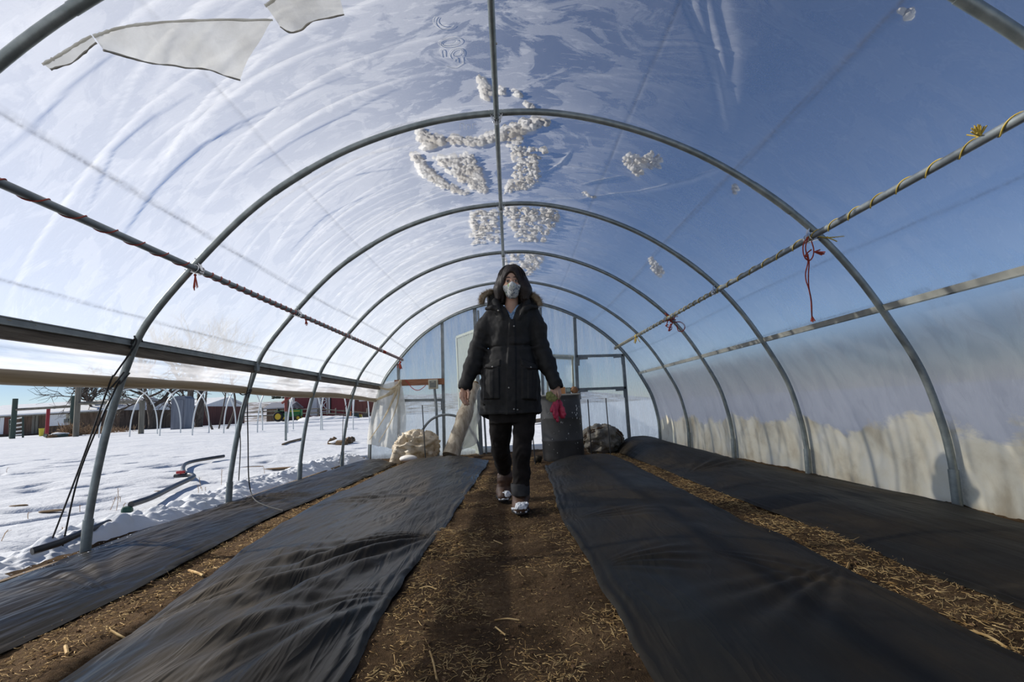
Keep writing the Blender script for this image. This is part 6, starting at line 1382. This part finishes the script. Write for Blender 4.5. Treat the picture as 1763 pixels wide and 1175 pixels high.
for i in range(620):
    s = -1 if R.random() < .5 else 1; a = math.radians((47 if s < 0 else 40) + 120 * R.random() ** 1.2); j = R.normal(0, .004); zt_ = hz - .128 + R.normal(0, .012) + (.02 if a > 2 else 0)
    wv = R.random() * 6; q = []
    for t_ in np.linspace(.06, 1, 13):
        th = min(t_ * 1.75, 1.0) * PI * .56; rx = (.1070 + .008 * sstep(t_, .4, .8) + j); ry = .117 + j
        z = hz + .028 + (.1300 + j * .4) * math.cos(th) if t_ * 1.75 < 1 else None
        if z is None: u = (t_ * 1.75 - 1) / .75; z = hz + .028 + .131 * math.cos(PI * .56) * (1 - u) + (zt_ - hz - .028) * u; rx *= 1 - .16 * u ** 2; ry *= 1 - .10 * u
        q.append((hx + .004 + s * rx * math.sin(th) * math.sin(a) + .002 * math.sin(wv + 7 * t_), YH + .034 - ry * math.sin(th) * math.cos(a), z))
    mb.tube(q, np.interp(np.linspace(0, 1, 13), [0, .3, 1], [.0005, .002, .001]), 4, cap=False)
mb.build('hair_strands', M['hair'], hair, 180)
# shirt
F_ = Field((-.16, 3.5, 1.2), (.26, 3.85, 1.6), .006)
F_.loft([(cz(592), W(878, 592)[0], Y0 + .01, .12, .10), (cz(560), W(880, 560)[0], Y0 + .01, .14, .108), (cz(537), W(880, 537)[0], Y0 + .03, .12, .085), (cz(526), W(880, 526)[0], Y0 + .035, .075, .07)], .02)
xv_, zv_ = W(879.5, 543)[0], W(879.5, 543)[2]
F_.put(lambda x, y, z: np.maximum(np.abs(x - xv_) * .85 - (z - zv_) * .62, y - (Y0 - .0)) , (-.1, 3.5, zv_ - .02), (.22, Y0, 1.6), .008, 'cut'); F_.mesh('shirt', M['shirt'], person, 1)

# parka
secs = [(W(880, py)[2], W(c, py)[0], Y0 + .02 + dy, w_, dd) for py, c, w_, dd, dy in ((733, 879, .222, .165, .02), (712, 879.5, .232, .168, .01), (690, 879, .226, .165, .0), (660, 878, .222, .16, .0), (636, 877.5, .212, .152, .0), (615, 877, .182, .135, .0), (600, 877, .163, .123, .0), (585, 877.5, .163, .122, .0), (565, 879, .175, .13, .0), (548, 881, .182, .128, .005), (538, 882, .172, .115, .012), (530, 882, .14, .1, .02), (524, 882, .105, .085, .025))]
F_ = Field((-.42, 3.4, .60), (.44, 3.98, 1.66), .0052); F_.loft(secs, .03, 'add', 2.3)
F_.chain([W(850, 541, Y0 + .02), W(833, 565, Y0 + .02), elL, (elL + wrL) / 2, wrL + (wrL - elL) * .06], [.062, .064, .062, .057, .049], .035)
F_.chain([W(915, 541, Y0 + .02), W(926, 565, Y0 + .02), elR, (elR + wrR) / 2, wrR + (wrR - elR) * .06], [.062, .064, .062, .057, .049], .035)
for el, wr in ((elL, wrL), (elR, wrR)):
    d = (wr - el) / np.linalg.norm(wr - el); F_.cap(wr + d * .012, wr + d * .016, .052, .052, .006); F_.cap(wr + d * .055, wr + d * .2, .036, .05, .006, 'cut')
# hood and stand collar round the neck
F_.chain([W(846, 527, Y0 + .02), W(850, 516, Y0 + .07), W(880, 512, Y0 + .13), W(912, 516, Y0 + .07), W(918, 527, Y0 + .02)], [.034, .045, .055, .045, .034], .03)
F_.chain([W(866, 548, Y0 - .098), W(857, 533, Y0 - .085), W(853, 521, Y0 - .02), W(866, 514, Y0 + .06)], [.013, .02, .028, .03], .014); F_.chain([W(893, 548, Y0 - .098), W(904, 533, Y0 - .085), W(908, 521, Y0 - .02), W(896, 514, Y0 + .06)], [.013, .02, .028, .03], .014)
F_.chain([W(838, 532, Y0 - .06), W(848, 530, Y0 - .085), W(860, 535, Y0 - .105)], [.016, .018, .014], .012); F_.chain([W(924, 530, Y0 - .05), W(913, 528, Y0 - .085), W(903, 534, Y0 - .1)], [.016, .018, .014], .012)
xo, zo = W(881, 558)[0], W(881, 558)[2]
F_.cap((W(880, 520)[0], YH + .01, cz(535)), (hx, YH + .0, hz + .1), .064, .085, .012, 'cut')
F_.put(lambda x, y, z: np.maximum(np.abs(x - xo - .05 * (z - zo)) - (z - zo) * .37, y - (Y0 - .02)), (-.12, 3.4, zo - .02), (.24, Y0, zo + .2), .01, 'cut')
F_.loft([(z - .0, cx, cy, a - .02, b - .02) for z, cx, cy, a, b in secs if z < cz(600)] + [(.55, 0, Y0 + .03, .2, .14)], .008, 'cut')      # hollow skirt
# hem: front cut a little higher than the tail, curved up at the sides
def hem(x, y, z):
    fr_ = sstep(-(y - Y0), -.05, .09); s_ = ((x - .0) / .23) ** 2
    return (W(880, 712.5)[2] + .006 * s_ - (1 - fr_) * (.055 - .05 * s_ ** 2)) - z
F_.put(hem, F_.lo, (F_.ax[0][-1], F_.ax[1][-1], .86), 0, 'and')
def relief(mask2d, h_, y_side=1):
    """raise a sewn-on layer by h_ where mask2d(x, z) is negative, on the front of the coat"""
    def fn(x, y, z): return -1.4 * h_ * sstep(-mask2d(x, z), -.003, .004) * (y < Y0 - .02)
    F_.put(fn, F_.lo, (F_.ax[0][-1], Y0, F_.ax[2][-1]), 0, 'off')
def quad(pts):
    P = np.array([W(*p)[[0, 2]] for p in pts])
    if np.cross(P[1] - P[0], P[2] - P[1]) < 0: P = P[::-1]
    def f_(x, z):
        d = np.full(np.broadcast(x, z).shape, -9.0)
        for i in range(len(P)):
            a, b = P[i], P[(i + 1) % len(P)]; e = (b - a) / np.linalg.norm(b - a); d = np.maximum(d, (x - a[0]) * e[1] - (z - a[1]) * e[0])
        return d
    return f_
relief(quad([(877, 552), (886, 556), (888, 620), (888, 715), (872, 715), (873, 620)]), .007)                     # front placket
relief(quad([(833, 634), (860, 634), (861, 688), (833, 688)]), .010); relief(quad([(833, 630), (862, 622), (862, 633), (846, 637), (832, 635)]), .010)      # left pocket, flap
relief(quad([(898, 634), (924, 636), (924, 690), (898, 688)]), .010); relief(quad([(896, 620), (925, 630), (926, 637), (910, 638), (897, 632)]), .010)
relief(quad([(843, 640), (851, 640), (851, 688), (843, 688)]), .004); relief(quad([(908, 640), (916, 640), (916, 688), (908, 688)]), .004)
relief(quad([(826, 708), (938, 708), (938, 714), (826, 714)]), .003)
def folds(x, y, z):
    zz = z - .35 * np.abs(x - .03); waist = np.exp(-((z - cz(598)) / .05) ** 2); arm = sstep(np.abs(x - .04), .15, .22)
    return -.006 * np.sin(zz * 95 + 4 * vnoise(x * 9, y * 9, z * 6)) * (waist * .8 + .5 * arm) * (.4 + .6 * vnoise(x * 14, y * 14, z * 10) ** 2 * 3) + .006 * fbm(x * 14, y * 14, z * 9, 3) - .006 * np.exp(-((z - cz(598)) / .006) ** 2) * (np.abs(x - W(878, 598)[0]) < .17) * -1 - .0022 * np.cos(x * 160) * (1 - arm) * sstep(z, cz(596), cz(590)) * sstep(vnoise(x * 20, 0, z * 3), .1, .5)
F_.put(folds, F_.lo, F_.lo + F_.h * F_.n, 0, 'off')
coat = F_.mesh('parka', M['coat'], person, 1)
# snaps sit on the coat surface
from mathutils.bvhtree import BVHTree
bv = BVHTree.FromPolygons([v.co for v in coat.data.vertices], [tuple(p.vertices) for p in coat.data.polygons])
for (px, py, lb) in ((848, 632, 0), (914, 633, 0), (858, 535, 0), (832, 531, 0), (885, 562, 0), (885, 705, 0), (891, 706, 0), (876, 668, 0)):
    d = Vector(ray(px, py)).normalized(); hit = bv.ray_cast(Vector((0, 0, CAMH)), d)
    if hit[0]: MB().ball(tuple(hit[0]), (.0066, .004, .0066), 12, 8).build('snap_button', M['snap'], coat, 180)
# fur trim on the hood edge
R = np.random.default_rng(77); path = catmull(np.array([W(829, 523, Y0 + .01), W(831, 512, Y0 + .0), W(840, 505, Y0 + .02), W(853, 503, Y0 + .08), W(880, 500, Y0 + .16), W(906, 507, Y0 + .08), W(917, 509, Y0 + .02), W(926, 516, Y0 + .0), W(930, 527, Y0 + .01)]), 10)
mb = MB(); mb.tube(path, .020 + .005 * vnoise(np.arange(len(path)) * .35, 1.5), 10)
for i in range(6500):
    j = R.integers(1, len(path) - 1); p = path[j] + R.normal(0, .009, 3); d = R.normal(0, 1, 3); d -= .3 * (path[j + 1] - path[j - 1]) / np.linalg.norm(path[j + 1] - path[j - 1]); d[2] += .35; d /= np.linalg.norm(d); L = .018 + .022 * R.random()
    s_ = np.cross(d, (0, .3, 1.0)); s_ /= np.linalg.norm(s_) + 1e-9; w_ = .0008; q = p + d * L * .55 + (0, 0, .002); e = p + d * L + R.normal(0, .006, 3) - (0, 0, .006)
    n_ = np.cross(s_, d) * w_; mb.add([p - s_ * w_, p + s_ * w_, p + n_, q - s_ * w_ * .7, q + s_ * w_ * .7, q + n_ * .7, e], [(0, 1, 4, 3), (1, 2, 5, 4), (2, 0, 3, 5), (3, 4, 6), (4, 5, 6), (5, 3, 6)])
mb.build('fur_trim', M['fur'], coat, 180)

# trousers
F_ = Field((-.24, 3.45, .08), (.24, 4.32, .98), .0056)
F_.loft([(cz(728), W(882, 728)[0], Y0 + .02, .165, .115), (cz(690), W(881, 690)[0], Y0 + .02, .165, .115)], .03)
F_.chain([hipL, (hipL * .5 + knL * .5) + (0, -.0, .0), knL, knL * .5 + anL * .5 + (0, .01, 0), anL + (0, -.0, .035)], [.098, .088, .070, .066, .056], .02)
F_.chain([hipR, (hipR + knR) / 2, knR, (knR + anR) / 2, W(896, 847, 3.71)], [.088, .081, .067, .064, .062], .02)
F_.put(lambda x, y, z: W(896, 848, 3.7)[2] - z + 0 * x, (-.1, 3.4, .0), (.3, 3.95, .3), 0, 'and', 0.0)
F_.cap(anR + (0, 0, -.06), W(896, 843, 3.72), .05, .052, .004, 'cut')
d = (anL - knL) / np.linalg.norm(anL - knL); F_.put(lambda x, y, z: (x - anL[0]) * d[0] + (y - anL[1]) * d[1] + (z - anL[2]) * d[2] - .045, (-.25, 3.98, .0), (.02, 4.5, .5), 0, 'and', 0.0)
F_.cap((hipL + hipR) / 2 + (0, .02, -.10), (knL + knR) / 2 + (.0, -.02, .0), .006, .018, .03, 'cut', (1, 6, 1))
F_.put(lambda x, y, z: .005 * fbm(x * 14, y * 14, z * 9, 3) + .0022 * np.sin(z * 80 + 9 * vnoise(x * 16, y * 16, z * 6)) * (np.exp(-((z - knR[2]) / .09) ** 2) + np.exp(-((z - .2) / .06) ** 2)), F_.lo, F_.lo + F_.h * F_.n, 0, 'off')
tro = F_.mesh('trousers', M['trouser'], person, 1)
mb = MB(); c = W(896, 841, 3.71); prof = [(.060, -.048), (.067, -.045), (.069, .0), (.067, .035), (.061, .036), (.060, -.048)]
mb.lathe(prof, c, 28, [[1, 0, 0], [0, 1.12, 0], [0, 0, 1]]); mb.v[0] += (.003 * fbm(mb.v[0][:, 0] * 30, mb.v[0][:, 1] * 30, mb.v[0][:, 2] * 20, 2))[:, None]; mb.build('turn_up', M['trouser_cuff'], tro, 60)
# boots
def boot(toe, ball, heel, ank, top, pitch_, lb, snowR):
    bo = Field(np.minimum.reduce([toe, heel, top]) - .12, np.maximum.reduce([toe, heel, top]) + .12, .0042)
    mid = (ball + heel) / 2
    bo.chain([top, ank, heel + (0, -.02, .03)], [.056, .052, .045], .03, 'add', (1, 1.1, 1)); bo.chain([ank + (0, -.02, -.02), ball + (0, .02, .028), toe + (0, .0, .006)], [.05, .045, .036], .03, 'add', (1.12, 1, .9)); bo.chain([heel + (0, 0, .01), ball, toe], [.036, .046, .037], .02, 'add', (1.1, 1, .8))
    bo.put(lambda x, y, z: .0007 * np.sin(z * 210 + y * 60) * sstep(z, ball[2] + .03, ball[2] + .07) + .002 * fbm(x * 30, y * 30, z * 30, 2), bo.lo, bo.lo + bo.h * bo.n, 0, 'off')
    # a flat tread plane through toe, ball and heel
    n_ = np.cross(heel - toe, np.array([1.0, 0, 0])); n_ /= np.linalg.norm(n_); n_ = n_ if n_[2] > 0 else -n_
    b_ = bo.mesh('boot', M['boot'], person, 1)
    so_ = Field(bo.lo, bo.lo + bo.h * bo.n, .005); dn = np.array([0, 0, -.026]); so_.chain([heel + dn * .8, mid + dn * .8, ball + dn, toe + dn * .9 + (0, -.004, 0)], [.04, .038, .047, .038], .02, 'add', (1.12, 1.1, .42)); so_.mesh('sole', M['sole'], b_, 1)
    R = np.random.default_rng(snowR); sn = Field(toe - .1, toe + .1, .004)
    for i in range(16):
        c = toe + np.array([R.normal(0, .026), -.022 + .05 * R.random() * 1.2, .014 + .016 * R.random()]); c[2] = toe[2] + .026 - ((c[0] - toe[0]) / .05) ** 2 * .022 - max(0, -(c[1] - toe[1]) - .004) * .6; sn.ell(c, (.012 + .014 * R.random(), .012 + .01 * R.random(), .006), .02)
    for s in (-1, 1): sn.chain([toe + (s * .044, .03, -.012), toe + (s * .034, -.02, -.012), toe + (0, -.036, -.01)], [.005, .006, .006], .01)
    sn.put(lambda x, y, z: .005 * fbm(x * 60, y * 60, z * 60, 2), sn.lo, sn.lo + sn.h * sn.n, 0, 'off'); s_ = sn.mesh('boot_snow', M['snow'], b_, 1); s_['label'] = 'snow stuck to the boot toe'
    fr0, fr1 = ball + (0, -.0, .075), top + (0, -.058, .0)
    for i in range(7):
        c = fr0 + (fr1 - fr0) * (i / 6.5) + (0, -.006, 0); MB().tube([c + (-.026, .012, .004), c + (0, -.008, 0), c + (.026, .012, -.004)], .0038, 6).build('lace', M['lace'], b_)
    return b_
boot(toeR, toeR + (0, .09, .0), heelR, np.array([anR[0], 3.755, fz + .11]), np.array([anR[0], 3.745, fz + .215]), 0, 'front', 1)
boot(toeL, ballL, heelL - (0, .02, .0), anL + (0, .015, -.015), anL + (0, -.0, .105), 0, 'rear', 2)

# gloves hanging from her hand
def glove(label, root, fingers, cuff, seed):
    gl = thing('work_glove', label, 'glove', tuple(root[-1]), 'gloves held in the woman\'s hand')
    P = np.array(root + [p for f_ in fingers for p in f_]); G_ = Field(P.min(0) - .04, P.max(0) + .04, .0033)
    G_.chain(root, [.016, .022, .026][:len(root)], .012, 'add', (1, .6, 1))
    for f_ in fingers: G_.chain(f_, np.linspace(.0135, .0115, len(f_)), .006)
    G_.put(lambda x, y, z: .002 * fbm(x * 70, y * 70, z * 70, 2), G_.lo, G_.lo + G_.h * G_.n, 0, 'off'); G_.mesh('rubber_fingers', M['glove_red'], gl, 1)
    P = np.array(cuff); C_ = Field(P.min(0) - .04, P.max(0) + .04, .0033); C_.chain(cuff, [.010, .019, .022, .016][:len(cuff)], .012, 'add', (1.1, .4, 1)); C_.put(lambda x, y, z: .0025 * fbm(x * 60, y * 60, z * 60, 2), C_.lo, C_.lo + C_.h * C_.n, 0, 'off'); C_.mesh('knit_cuff', M['glove_olive'], gl, 1)
    return gl
yg = yl - .03; Q = lambda px, py, dy=0.0: W(px, py, yg + dy)
glove('magenta glove hanging straight down from her hand, its olive cuff folded out to the left', [Q(957.5, 688), Q(956.5, 697), Q(956, 703)],
      [[Q(952.5, 699, -.01), Q(950, 705, -.015), Q(949.5, 708, -.02)], [Q(954, 703, -.012), Q(954, 713, -.018), Q(955.5, 719, -.015)], [Q(957.5, 705, -.005), Q(958.5, 715, -.01), Q(960, 725, -.01)], [Q(956, 705), Q(957, 715, .0), Q(957.5, 721)]],
      [Q(957.5, 688, .0), Q(952, 686, -.01), Q(947.5, 683, -.012), Q(945, 679.5, -.005)], 1)
glove('magenta glove with fingers splayed out to the right, held behind the straight one', [Q(960.5, 688, .035), Q(962.5, 697, .03), Q(963.5, 703, .03)],
      [[Q(965.5, 699, .02), Q(969, 704, .015), Q(970.5, 708, .01)], [Q(966, 703, .02), Q(970, 710, .015), Q(972.5, 714, .01)], [Q(965, 706, .02), Q(968.5, 714, .015), Q(970.5, 718.5, .01)], [Q(963.5, 706, .03), Q(965, 714, .025), Q(967, 719, .02)]],
      [Q(961, 690, .03), Q(959.5, 682, .03), Q(958.5, 677, .032)], 2)
